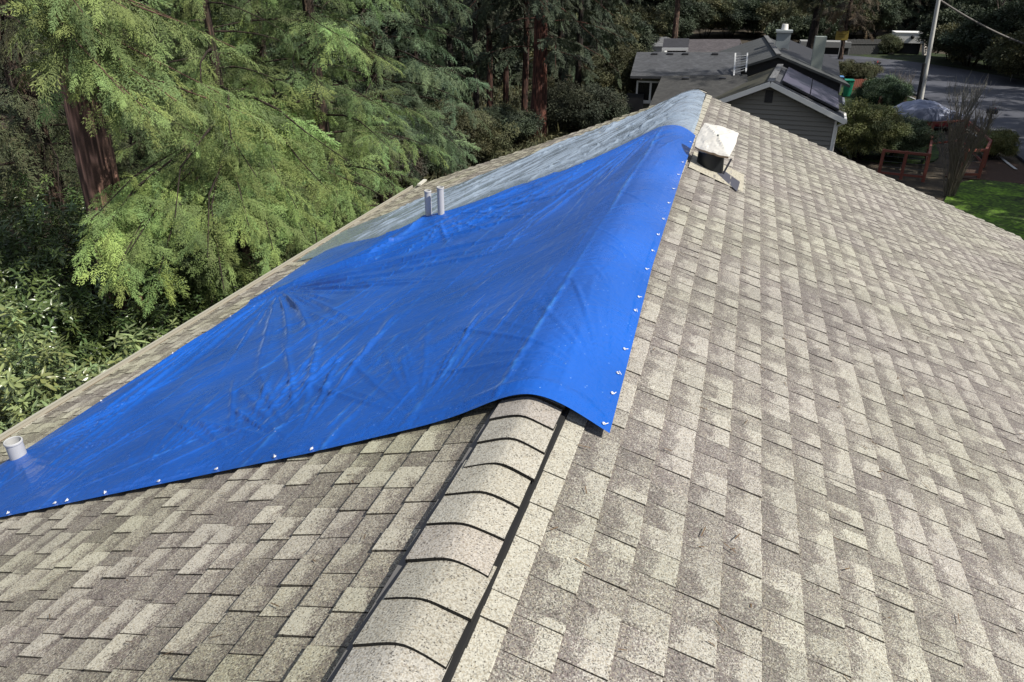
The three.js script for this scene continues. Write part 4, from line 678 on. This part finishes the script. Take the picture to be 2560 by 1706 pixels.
// a roof sheet with thickness through four corners
function slab(a, b, c, d, th = 0.12) {
  const o = new Soup(), dn = V(0, -th, 0), k = [1, 1, 1], lo = (p) => p.clone().add(dn), l1 = a.distanceTo(b), l2 = b.distanceTo(c), z = [0, 0];
  o.quad(a, b, c, d, [0, 0], [l1, 0], [l1, l2], [0, l2], k); o.quad(lo(d), lo(c), lo(b), lo(a), z, z, z, z, k);
  for (const [p, q] of [[a, b], [b, c], [c, d], [d, a]]) o.quad(lo(p), lo(q), q, p, z, z, z, z, k);
  const g = o.build(); g.deleteAttribute('color'); return g;
}
const nb = thing('neighbouring_house', 'grey neighbouring house with low roofs and a white edged gable garage beyond the ridge', 'house');
{
  const grey = roofMat(0.16, 0.165, 0.172), moss = roofMat(0.13, 0.122, 0.066), wall = mat(0.21, 0.2, 0.175, 0.85), white = mat(0.82, 0.8, 0.74, 0.6), dark = mat(0.02, 0.02, 0.022, 0.6), beige = mat(0.17, 0.17, 0.12, 0.85);
  const phi = R(4.5), ax = V(Math.sin(phi), 0, -Math.cos(phi));     // direction of the garage ridge
  const A = N(1927, 206, -40), across = V(Math.cos(phi), 0, Math.sin(phi)), hw = 3.15, sl = 0.425, len = 7.2;
  const G = (x, y, d) => A.clone().addScaledVector(across, x).addScaledVector(ax, d).add(V(0, y, 0));
  part('roof', slab(G(0, 0, 0), G(hw, -hw * sl, 0), G(hw, -hw * sl, len), G(0, 0, len)), grey, nb);
  part('roof', slab(G(-hw, -hw * sl, 0), G(0, 0, 0), G(0, 0, len), G(-hw, -hw * sl, len)), moss, nb).userData.label = 'mossy left roof slope of the garage';
  part('ridge_cap_strip', beam(0.28, 0.04, G(0, 0.03, 0.02), G(0, 0.03, len)), roofMat(0.36, 0.36, 0.35), nb);
  for (const s of [-1, 1]) part('barge_board', beam(0.05, 0.2, G(0, -0.06, -0.03), G(s * (hw + 0.06), -hw * sl - 0.09, -0.03)), white, nb);
  // gable wall with lapped boards
  const laps = [], wallH = A.y, base = A.y - hw * sl, ww = hw - 0.3, boards = new Soup(), k = [1, 1, 1], z = [0, 0];
  for (let y = 0.0; y < A.y - 0.3; y += 0.19) {
    const half = Math.min(ww, (A.y - 0.14 - y - 0.19) / sl); if (half < 0.1) break;
    const P = (x, yy, o) => G(x, yy - A.y, 0.42 - o);
    boards.quad(P(-half, y + 0.012, 0.05), P(half, y + 0.012, 0.05), P(half, y + 0.19, 0.006), P(-half, y + 0.19, 0.006), z, z, z, z, k); boards.quad(P(-half, y, 0), P(half, y, 0), P(half, y + 0.012, 0.05), P(-half, y + 0.012, 0.05), z, z, z, z, k);
  }
  const bg = boards.build(); bg.deleteAttribute('color'); part('siding', bg, Object.assign(wall.clone(), { side: THREE.DoubleSide }), nb).userData.kind = 'stuff';
  const body = new THREE.Shape([[-ww, -A.y], [ww, -A.y], [ww, -ww * sl - 0.13], [0, -0.13], [-ww, -ww * sl - 0.13]].map(([x, y]) => new THREE.Vector2(x, y)));
  const wg = new THREE.ExtrudeGeometry(body, { depth: len - 0.8, bevelEnabled: false }); wg.scale(1, 1, -1); wg.computeVertexNormals(); const wm = part('wall', wg, Object.assign(wall.clone(), { side: THREE.DoubleSide }), nb, G(0, 0, 0.43)); wm.rotation.y = -phi;
  part('corner_board', bx(0.09, A.y - ww * sl - 0.2, 0.09), white, nb, G(ww, -A.y + (A.y - ww * sl - 0.2) / 2, 0.36)).rotation.y = -phi;
  part('gable_vent', bx(0.32, 0.5, 0.05), dark, nb, G(0, -0.62, 0.37)).rotation.y = -phi;
  part('gutter', beam(0.1, 0.1, G(hw + 0.06, -hw * sl - 0.1, 0.0), G(hw + 0.06, -hw * sl - 0.1, len)), white, nb);
  part('gutter_spout', merge([cyl(0.035, 0.035, G(hw + 0.05, -hw * sl - 0.16, 0.2), G(ww + 0.08, -hw * sl - 0.32, 0.3), 8), cyl(0.035, 0.035, G(ww + 0.08, -hw * sl - 0.32, 0.3), G(ww + 0.08, -A.y + 0.1, 0.3), 8)]), white, nb);
  // solar panels on the right slope
  const glass = new THREE.MeshPhysicalMaterial({ color: lin(0.075, 0.07, 0.1), roughness: 0.45, clearcoat: 0.15 });
  const SP = (x, d, n) => G(x, -x * sl + n, d);
  for (const [x0, x1] of [[0.42, 1.62], [1.66, 2.9]]) {
    const pn = part('solar_panel', slab(SP(x0, 1.0, 0.14), SP(x1, 1.0, 0.14), SP(x1, len - 0.4, 0.14), SP(x0, len - 0.4, 0.14), 0.05), glass, nb);
    part('panel_frame', beam(0.04, 0.09, SP(x0, 0.98, 0.12), SP(x1, 0.98, 0.12)), dark, pn); part('panel_frame', beam(0.03, 0.06, SP(x0, len - 0.38, 0.12), SP(x1, len - 0.38, 0.12)), dark, pn);
  }
  // the upper roof behind the garage
  const B = N(1947, 137, -48.6), bw = 3.6, bl = 13, Q = (x, y, d) => B.clone().addScaledVector(across, x).addScaledVector(V(-0.04, 0, -1).normalize(), d).add(V(0, y, 0));
  const up = roofMat(0.14, 0.148, 0.142);
  part('roof', slab(Q(0, 0, 0), Q(bw, -bw * 0.36, 0), Q(bw, -bw * 0.36, bl), Q(0, 0, bl)), up, nb); part('roof', slab(Q(-bw, -bw * 0.36, 0), Q(0, 0, 0), Q(0, 0, bl), Q(-bw, -bw * 0.36, bl)), up, nb);
  part('ridge_cap_strip', beam(0.26, 0.05, Q(0, 0.03, 0), Q(0, 0.03, bl)), roofMat(0.3, 0.3, 0.29), nb);
  const ub = new THREE.Shape([[-bw + 0.4, -B.y], [bw - 0.4, -B.y], [bw - 0.4, -(bw - 0.4) * 0.36 - 0.13], [0, -0.13], [-bw + 0.4, -(bw - 0.4) * 0.36 - 0.13]].map(([x, y]) => new THREE.Vector2(x, y)));
  const ug = new THREE.ExtrudeGeometry(ub, { depth: bl - 0.8, bevelEnabled: false }); ug.translate(0, 0, -(bl - 0.8)); part('wall', ug, dark, nb, Q(0, 0, 0.4)).rotation.y = -phi;  // near-black wall colour stands for the shadow under the upper rake
  // long roofs facing the camera
  const r1L = N(1592, 130, -52), r1R = N(1852, 131, -52), e1L = N(1576, 190, -47), e1R = N(1852, 193, -47);
  part('roof', slab(e1L, e1R, r1R, r1L), grey, nb);
  const back = r1L.clone().add(V(0, -1.6, -4)), backR = r1R.clone().add(V(0, -1.6, -4)); part('roof', slab(r1L, r1R, backR, back), grey, nb);
  const r2L = N(1655, 190, -46.6), r2R = N(1868, 186, -46.6), e2L = N(1622, 268, -41.5), e2R = N(1880, 262, -41.5);
  part('roof', slab(e2L, e2R, r2R, r2L), roofMat(0.12, 0.117, 0.105), nb);
  const wy = e1L.y - 0.14, wx0 = e1L.x + 0.55, wx1 = r2R.x, wz = e1L.z - 0.5;
  part('wall', bx(wx1 - wx0, wy, 4.4, (wx0 + wx1) / 2, wy / 2, wz - 2.2), beige, nb);
  part('wall', bx(r2R.x - r2L.x - 0.6, r2L.y - 1.0, 3, (r2L.x + r2R.x) / 2, (r2L.y - 1.0) / 2, r2L.z + 1.6), wall, nb);
  for (const [px, py, zz] of [[1637, 137, -51.5], [1676, 137, -51.5], [1714, 137, -51.5], [1788, 137, -51.5], [1715, 199, -46], [1807, 199, -46]]) { const p = N(px, py, zz); part('roof_vent', new RoundedBoxGeometry(0.34, 0.2, 0.3, 2, 0.03), dark, nb, p); }
  // window of two panes
  const w0 = N(1600, 198, -47.4), w1 = N(1648, 232, -47.4), wc = w0.clone().add(w1).multiplyScalar(0.5), wf = wz + 0.03, ww2 = 1.5, wh = 0.98, wcx = wc.x + 0.05, wcy = wy - 0.66;
  const win = part('window', merge([bx(ww2, 0.1, 0.08, 0, -wh / 2, 0), bx(ww2, 0.08, 0.08, 0, wh / 2, 0), bx(0.09, wh - 0.09, 0.08, -ww2 / 2 + 0.045, 0, 0), bx(0.09, wh - 0.09, 0.08, ww2 / 2 - 0.045, 0, 0), bx(0.1, wh - 0.09, 0.08, 0, 0, 0), bx(ww2 + 0.1, 0.06, 0.14, 0, -wh / 2 - 0.08, 0.03)]), white, nb, V(wcx, wcy, wf));
  for (const s of [-1, 1]) part('pane', bx(0.6, wh - 0.1, 0.02, s * 0.355, 0, -0.012), new THREE.MeshPhysicalMaterial({ color: lin(0.01, 0.011, 0.013), roughness: 0.08 }), win);
  part('side_door', bx(0.9, 1.9, 0.06), dark, nb, V(wx0 - 0.25, 0.95, wz + 0.3)); 
  const cp = N(1955, 118, -56); part('chimney', merge([bx(0.75, 1.6, 0.75, 0, 0, 0), bx(0.9, 0.12, 0.9, 0, 0.86, 0)]), mat(0.3, 0.33, 0.33, 0.85), nb, cp);
  part('chimney_cap', new THREE.CylinderGeometry(0.16, 0.2, 0.3, 12), white, nb, cp.clone().add(V(0, 1.08, 0)));
  const c2 = N(2038, 178, -51); part('chimney', bx(0.55, 2.6, 0.55, 0, 0.4, 0), mat(0.3, 0.33, 0.29, 0.85), nb, c2);
}
{                                                                 // ladder on the long roof
  const white = mat(0.5, 0.5, 0.48, 0.5), t = thing('ladder', 'pale ladder standing against the long grey neighbouring roof', 'ladder');
  const a = N(1835, 190, -46.3), b = N(1865, 180, -46.3), c = N(1839, 134, -48.2), d = N(1869, 133, -48.2);
  part('rail', beam(0.07, 0.07, a, c), white, t); part('rail', beam(0.07, 0.07, b, d), white, t);
  for (let i = 1; i < 8; i++) part('rung', cyl(0.02, 0.02, a.clone().lerp(c, i / 8), b.clone().lerp(d, i / 8), 8), white, t);
}
// ---------------------------------------------------------------- far houses
function farHouse(label, px0, px1, pyRidge, pyEave, z, roof, wall, fascia) {
  const t = thing('far_house', label, 'house'), rl = U(px0, pyRidge, { z: z - 3 }), rr = U(px1, pyRidge, { z: z - 3 }), el = U(px0 - 4, pyEave, { z }), er = U(px1 + 4, pyEave, { z });
  part('roof', slab(el, er, rr, rl, 0.14), roof, t); part('roof', slab(rl, rr, er.clone().add(V(0, 0, -6)), el.clone().add(V(0, 0, -6)), 0.14), roof, t);
  const h = el.y - 0.16; part('wall', bx(er.x - el.x - 0.8, h, 5, (el.x + er.x) / 2, h / 2, z - 3), wall, t); part('fascia', beam(0.06, 0.24, el.clone().add(V(-0.02, -0.1, 0.04)), er.clone().add(V(0.02, -0.1, 0.04))), fascia, t); return t;
}
farHouse('far house with a brownish roof behind the long grey roof', 1724, 1850, 98, 130, -66, roofMat(0.19, 0.165, 0.165), mat(0.2, 0.2, 0.19), mat(0.25, 0.24, 0.22));
farHouse('far house with a dark roof and bright white fascia left of the brownish roof', 1660, 1722, 96, 120, -72, roofMat(0.07, 0.07, 0.08), mat(0.12, 0.12, 0.12), mat(0.8, 0.8, 0.78));
farHouse('pale far house half hidden by trees left of the lone trunk', 1576, 1668, 92, 110, -82, roofMat(0.3, 0.3, 0.29), mat(0.55, 0.56, 0.54), mat(0.6, 0.6, 0.58));
{                                                                 // white garage with a dark opening
  const p = onGround(U(2268, 137, { y: 0 })), t = thing('white_garage', 'small white garage with a dark open doorway beyond the street', 'garage', null, p), w = mat(0.75, 0.74, 0.7, 0.6), dk = mat(0.015, 0.015, 0.017, 0.8);
  part('lintel', bx(3.0, 0.95, 2.6, 0, 1.62, -1.3), w, t); part('doorway', bx(2.3, 1.14, 0.1, 0, 0.57, -0.3), dk, t); part('roof', bx(3.1, 0.08, 2.7, 0, 2.14, -1.3), mat(0.7, 0.69, 0.66), t);
  for (const s of [-1, 1]) part('side_post', beam(0.34, 0.34, V(s * 1.62, 0, 0.25), V(s * 1.35, 1.6, -0.2)), mat(0.55, 0.5, 0.45), t);
  part('wall_lamp', new THREE.SphereGeometry(0.2, 12, 8), dk, t, V(0.15, 1.75, 0.06));
}
{                                                                 // grey fence, low wall, hedge
  const f = thing('board_fence', 'weathered grey board fence beyond the street', 'fence'), m = mat(0.085, 0.085, 0.083, 0.9), a = onGround(U(2112, 137, { y: 0 })), b = onGround(U(2196, 137, { y: 0 })), n = 22, d = b.clone().sub(a), ang = -Math.atan2(d.z, d.x);
  const bg = new THREE.BoxGeometry(d.length() / n - 0.02, 1.5, 0.04); for (let i = 0; i < n; i++) { const q = part('board', bg, m, f, a.clone().addScaledVector(d, (i + 0.5) / n).add(V(0, 0.75 + 0.05 * hash(i, 1), 0))); q.rotation.y = ang; }
  part('rail', beam(0.06, 0.09, a.clone().add(V(0, 1.1, 0.06)), b.clone().add(V(0, 1.1, 0.06))), m, f);
  shrub({ name: 'hedge', label: 'clipped green hedge beside the white garage', category: 'hedge', pos: onGround(U(2214, 136, { y: 0 })), rx: 1.35, rz: 1, ry: 1.9, n: 260, geo: CLUMP, leaf: leafy(0.07, 0.085, 0.03), seed: 201, size: 0.6, lift: 0.1, lumps: 0.1 });
  const w = thing('carport', 'low carport with a long pale beam beyond the street', 'carport', null, onGround(U(2060, 137, { y: 0 }))), pale = mat(0.25, 0.25, 0.24, 0.8);
  part('roof_beam', bx(5, 0.55, 2.4, 0, 1.0, -1.2), pale, w); part('opening', bx(4.8, 0.72, 0.1, 0, 0.36, -0.5), mat(0.02, 0.02, 0.02), w); for (const x of [-2.4, -0.3, 2.4]) part('post', bx(0.14, 0.75, 0.14, x, 0.36, -0.08), pale, w);
}
function signPost(name, label, p, h, board, mt, extra) {
  const t = thing(name, label, 'sign', null, p); part('post', cyl(0.035, 0.035, V(0, 0, 0), V(0, h, 0), 8), mat(0.3, 0.3, 0.29, 0.5), t); part('board', board, mt, t, V(0, h - 0.25, 0.05)); if (extra) extra(t); return t;
}
signPost('warning_sign', 'orange diamond road sign at the right edge beyond the street', onGround(U(2526, 205, { y: 0 })), 2.6, (() => { const g = new RoundedBoxGeometry(0.86, 0.86, 0.03, 2, 0.012); g.rotateZ(Math.PI / 4); return g; })(), mat(0.5, 0.13, 0.03, 0.6), (t) => part('symbol', merge([bx(0.14, 0.5, 0.012, 0, 0.0, 0), bx(0.34, 0.12, 0.012, 0.02, 0.12, 0.002)]), mat(0.03, 0.02, 0.02), t, V(0, 2.35, 0.075)));
signPost('yellow_sign', 'small yellow rectangular sign on a post left of the grey fence', onGround(U(2094, 150, { y: 0 })), 2.5, new RoundedBoxGeometry(1.15, 0.85, 0.03, 2, 0.012), mat(0.28, 0.2, 0.03, 0.6), (t) => part('symbol', merge([bx(0.7, 0.1, 0.012, 0, 0.1, 0), bx(0.6, 0.1, 0.012, 0, -0.1, 0)]), mat(0.2, 0.14, 0.02), t, V(0, 2.25, 0.075)));
{
  const p = onGround(U(2296, 285, { y: 0 })), t = thing('utility_pole', 'tall slim pale utility pole at the near kerb of the street', 'pole', null, p), m = mat(0.5, 0.49, 0.45, 0.8);
  const tip = U(2348, -6, { z: p.z - 0.2 }).sub(p).multiplyScalar(1.25); part('shaft', cyl(0.14, 0.1, V(0, 0, 0), tip, 12), m, t); part('conduit', cyl(0.1, 0.1, V(-0.18, 0, 0.03), tip.clone().multiplyScalar(0.36).add(V(-0.16, 0, 0.03)), 8), mat(0.02, 0.02, 0.02), t);
  const c = thing('guy_cable', 'cable slanting down to the right from the utility pole', 'cable'); const a = p.clone().add(tip.clone().multiplyScalar(0.79)), e = U(2600, 122, { z: p.z - 14 });
  const cv = new THREE.QuadraticBezierCurve3(a, a.clone().lerp(e, 0.5).add(V(0, -0.5, 0)), e); part('strand', new THREE.TubeGeometry(cv, 24, 0.055, 6), mat(0.16, 0.15, 0.14), c);
}
function mailbox(label, p, ry) {
  const t = thing('mailbox', label, 'mailbox', null, p), m = mat(0.03, 0.03, 0.035, 0.6); t.rotation.y = ry;
  part('post', bx(0.1, 1.1, 0.1, 0, 0.55, 0), m, t); const s = new THREE.Shape(); s.moveTo(-0.12, 0); s.lineTo(0.12, 0); s.lineTo(0.12, 0.14); s.absarc(0, 0.14, 0.12, 0, Math.PI); s.lineTo(-0.12, 0);
  const g = new THREE.ExtrudeGeometry(s, { depth: 0.5, bevelEnabled: false }); g.translate(0, 1.1, -0.25); part('box', g, m, t); part('door', bx(0.2, 0.2, 0.015, 0, 1.21, 0.26), mat(0.3, 0.3, 0.32, 0.4), t); part('flag', bx(0.015, 0.16, 0.08, 0.13, 1.3, 0.1), mat(0.4, 0.05, 0.04), t);
}
mailbox('black mailbox on a post in front of the grey street at the right', onGround(U(2464, 338, { y: 0 })), R(70)); mailbox('small dark mailbox by the street above the green bin', onGround(U(2186, 196, { y: 0 })), R(-60));
function bin(label, px, py, col, col2) {
  const p = onGround(U(px, py, { y: 0 })), t = thing('wheelie_bin', label, 'bin', null, p), m = mat(...col, 0.45), g = new THREE.CylinderGeometry(0.42, 0.33, 1.0, 4, 1); g.rotateY(Math.PI / 4); g.translate(0, 0.55, 0);
  part('body', g, m, t); const l = new RoundedBoxGeometry(0.64, 0.08, 0.68, 2, 0.03); l.translate(0, 1.1, 0); part('lid', l, mat(...col2, 0.45), t); part('handle', cyl(0.02, 0.02, V(-0.25, 1.0, -0.36), V(0.25, 1.0, -0.36), 8), m, t);
  for (const s of [-1, 1]) { const w = new THREE.CylinderGeometry(0.12, 0.12, 0.06, 14); w.rotateZ(Math.PI / 2); part('wheel', w, mat(0.02, 0.02, 0.02), t, V(s * 0.26, 0.12, -0.3)); }
}
bin('green wheelie bin beside the red boards', 2116, 242, [0.02, 0.26, 0.15], [0.02, 0.3, 0.19]); bin('blue lidded bin left of the green bin', 2090, 232, [0.07, 0.07, 0.09], [0.1, 0.25, 0.5]);
function boardFence(label, a, b, h, n, m) {
  const t = thing('red_fence', label, 'fence'), d = b.clone().sub(a), ang = -Math.atan2(d.z, d.x), g = new THREE.BoxGeometry(d.length() / n - 0.02, h, 0.03);
  for (let i = 0; i < n; i++) part('board', g, m, t, a.clone().addScaledVector(d, (i + 0.5) / n).add(V(0, h / 2 + 0.04 * hash(i, 7), 0))).rotation.y = ang;
  part('rail', beam(0.05, 0.09, a.clone().add(V(0, h * 0.75, -0.05)), b.clone().add(V(0, h * 0.75, -0.05))), m, t);
}
const red = mat(0.19, 0.055, 0.035, 0.8), redd = mat(0.1, 0.045, 0.03, 0.85);
boardFence('dark red board fence right of the green bin', onGround(U(2128, 226, { y: 0 })), onGround(U(2184, 224, { y: 0 })), 0.75, 12, red);
boardFence('low brown board fence behind the covered car', onGround(U(2190, 285, { y: 0 })), onGround(U(2260, 277, { y: 0 })), 1.0, 12, redd);
function railFence(label, pts, h, mid) {
  const t = thing('garden_fence', label, 'fence');
  pts.forEach((p, i) => { part('post', bx(0.11, h + 0.12, 0.11), red, t, p.clone().add(V(0, h / 2, 0))); if (i) { const q = pts[i - 1]; part('rail', beam(0.09, 0.09, q.clone().add(V(0, h, 0)), p.clone().add(V(0, h, 0))), red, t); part('rail', beam(0.05, 0.09, q.clone().add(V(0, h * 0.1 + 0.05, 0)), p.clone().add(V(0, h * 0.1 + 0.05, 0))), red, t);
    const wires = []; for (let k = 1; k < 5; k++) wires.push(cyl(0.006, 0.006, q.clone().add(V(0, h * k / 5, 0)), p.clone().add(V(0, h * k / 5, 0)), 4)); part('wire', merge(wires), mat(0.1, 0.1, 0.1, 0.5), t); } });
}
const gp = (px, py) => onGround(U(px, py, { y: 0 }));
railFence('red timber garden fence with wire right below the green bush', [gp(2196, 440), gp(2252, 446), gp(2308, 452), gp(2316, 398), gp(2240, 388)], 1.05);
railFence('red timber garden fence with a slanting rail behind the bare shrub', [gp(2398, 446), gp(2446, 446), gp(2458, 420), gp(2402, 360), gp(2320, 368)], 1.15);
{                                                                 // covered car
  const p = gp(2305, 318), t = thing('covered_car', 'parked red car under a pale grey blue lumpy cover', 'car', null, p); t.rotation.y = R(8);
  const prof = [[-2.15, 0.45], [-2.2, 0.75], [-2.0, 0.95], [-1.55, 1.1], [-1.0, 1.45], [-0.4, 1.56], [0.3, 1.52], [0.9, 1.2], [1.4, 0.98], [2.0, 0.85], [2.2, 0.6], [2.2, 0.45]];
  const g = new THREE.SphereGeometry(1, 56, 36), q = g.attributes.position;
  for (let i = 0; i < q.count; i++) { const x = clamp(q.getX(i), -0.999, 0.999) * 2.2, y = q.getY(i), zz = q.getZ(i); let k = 1; while (k < prof.length - 1 && prof[k][0] < x) k++; const top = x <= -2.15 ? 0.6 : lerp(prof[k - 1][1], prof[k][1], clamp((x - prof[k - 1][0]) / (prof[k][0] - prof[k - 1][0] || 1))); const wr = 0.09 * (1 - 2 * Math.abs(n3(x * 2.4, zz * 3, y * 2))) + 0.05 * n3(x * 7, zz * 7, y * 5); const sgn = Math.sign(zz), wz = Math.pow(Math.abs(zz), 0.5) * 0.86; q.setXYZ(i, x, y > 0 ? 0.5 + 0.8 * (top - 0.5) * Math.pow(y, 0.55) + wr : 0.5 + y * 0.14, sgn * wz * (y > 0.5 ? 0.9 : 1) + wr * sgn * 0.5); }
  g.computeVertexNormals(); part('cover', g, mat(0.2, 0.225, 0.31, 0.5), t);
  part('body', new RoundedBoxGeometry(4.2, 0.42, 1.66, 3, 0.12).translate(0, 0.36, 0), mat(0.22, 0.03, 0.035, 0.3), t);
  for (const x of [-1.35, 1.35]) for (const s of [-1, 1]) { const w = new THREE.CylinderGeometry(0.31, 0.31, 0.2, 20); w.rotateX(Math.PI / 2); const m = part('wheel', w, mat(0.02, 0.02, 0.02, 0.8), t, V(x, 0.31, s * 0.76)); const hub = new THREE.CylinderGeometry(0.18, 0.18, 0.21, 14); hub.rotateX(Math.PI / 2); part('rim', hub, mat(0.3, 0.3, 0.32, 0.35, { metalness: 0.6 }), m); }
}
{                                                                 // garden shrubs
  const G = 'garden shrubs by the neighbouring garage';
  shrub({ label: 'yellow green leafy bush at the right corner of the garage', group: G, pos: gp(2130, 388).add(V(0.2, 0, 0.5)), rx: 1.7, ry: 2.5, n: 420, geo: CLUMP, leaf: leafy(0.1, 0.115, 0.03), seed: 301, size: 0.55, lift: 0.1 });
  shrub({ label: 'dark green bush between the yellow green bush and the red fence', group: G, pos: gp(2215, 392), rx: 1.5, ry: 1.9, n: 360, geo: CLUMP, leaf: leafy(0.06, 0.085, 0.035), seed: 302, size: 0.55, lift: 0.1 });
  shrub({ label: 'deep green bush behind the yellow green bush, right of the green bin', group: G, pos: gp(2196, 275), rx: 1.5, ry: 1.9, n: 320, geo: CLUMP, leaf: leafy(0.05, 0.09, 0.035), seed: 303, size: 0.55, lift: 0.1 });
  shrub({ label: 'rounded yellow green shrub beside the right mailbox', group: G, pos: gp(2480, 392), rx: 0.85, ry: 1.15, n: 220, geo: CLUMP, leaf: leafy(0.17, 0.18, 0.055), seed: 304, size: 0.5, lift: 0.1 });
  shrub({ label: 'low olive shrubs bordering the street above the green bin', group: G, pos: gp(2092, 196), rx: 2.6, rz: 1.4, ry: 1.3, n: 360, geo: CLUMP, leaf: LEAF.olive, seed: 305, size: 0.6, lift: 0.05 });
  shrub({ label: 'small olive shrub between the low shrubs and the small mailbox', group: G, pos: gp(2152, 196), rx: 1.1, ry: 1.0, n: 160, geo: CLUMP, leaf: leafy(0.09, 0.1, 0.04), seed: 306, size: 0.55, lift: 0.05 });
  const rnd = rng(404), bare = (label, px, py, h, n, spread, m) => {
    const t = thing('bare_shrub', label, 'shrub', 'leafless shrubs by the garden fence', gp(px, py)), a = [], b = [];
    for (let i = 0; i < n; i++) { const an = rnd() * 7, r = spread * Math.sqrt(rnd()), base = V(Math.cos(an) * 0.2 * rnd(), 0, Math.sin(an) * 0.2 * rnd()), top = V(Math.cos(an) * r, h * (0.6 + 0.4 * rnd()), Math.sin(an) * r), mid = base.clone().lerp(top, 0.5).add(V(-Math.cos(an) * 0.15 * r, 0, 0)); a.push(cyl(0.019, 0.012, base, mid, 5), cyl(0.012, 0.005, mid, top, 4)); for (let k = 0; k < 7; k++) { const s = mid.clone().lerp(top, 0.1 + 0.8 * rnd()); b.push(cyl(0.009, 0.004, s, s.clone().add(V((rnd() - 0.5) * 0.5, 0.35 + 0.4 * rnd(), (rnd() - 0.5) * 0.5)), 4)); } }
    part('stem', merge(a), m, t); part('twig', merge(b), m, t);
  };
  bare('leafless brown many stemmed shrub at the gable edge, in front of the red fence', 2372, 490, 3.3, 62, 0.95, mat(0.15, 0.125, 0.09)); bare('leafless grey thin stemmed shrub between the covered car and the street', 2395, 330, 2.6, 34, 1.2, mat(0.2, 0.19, 0.16)); bare('leafless twiggy shrub left of the covered car by the brown fence', 2240, 262, 1.8, 26, 0.9, mat(0.16, 0.14, 0.12));
}
scene.traverse((o) => { if (o.isMesh) o.castShadow = o.receiveShadow = true; });
renderer.render(scene, camera);
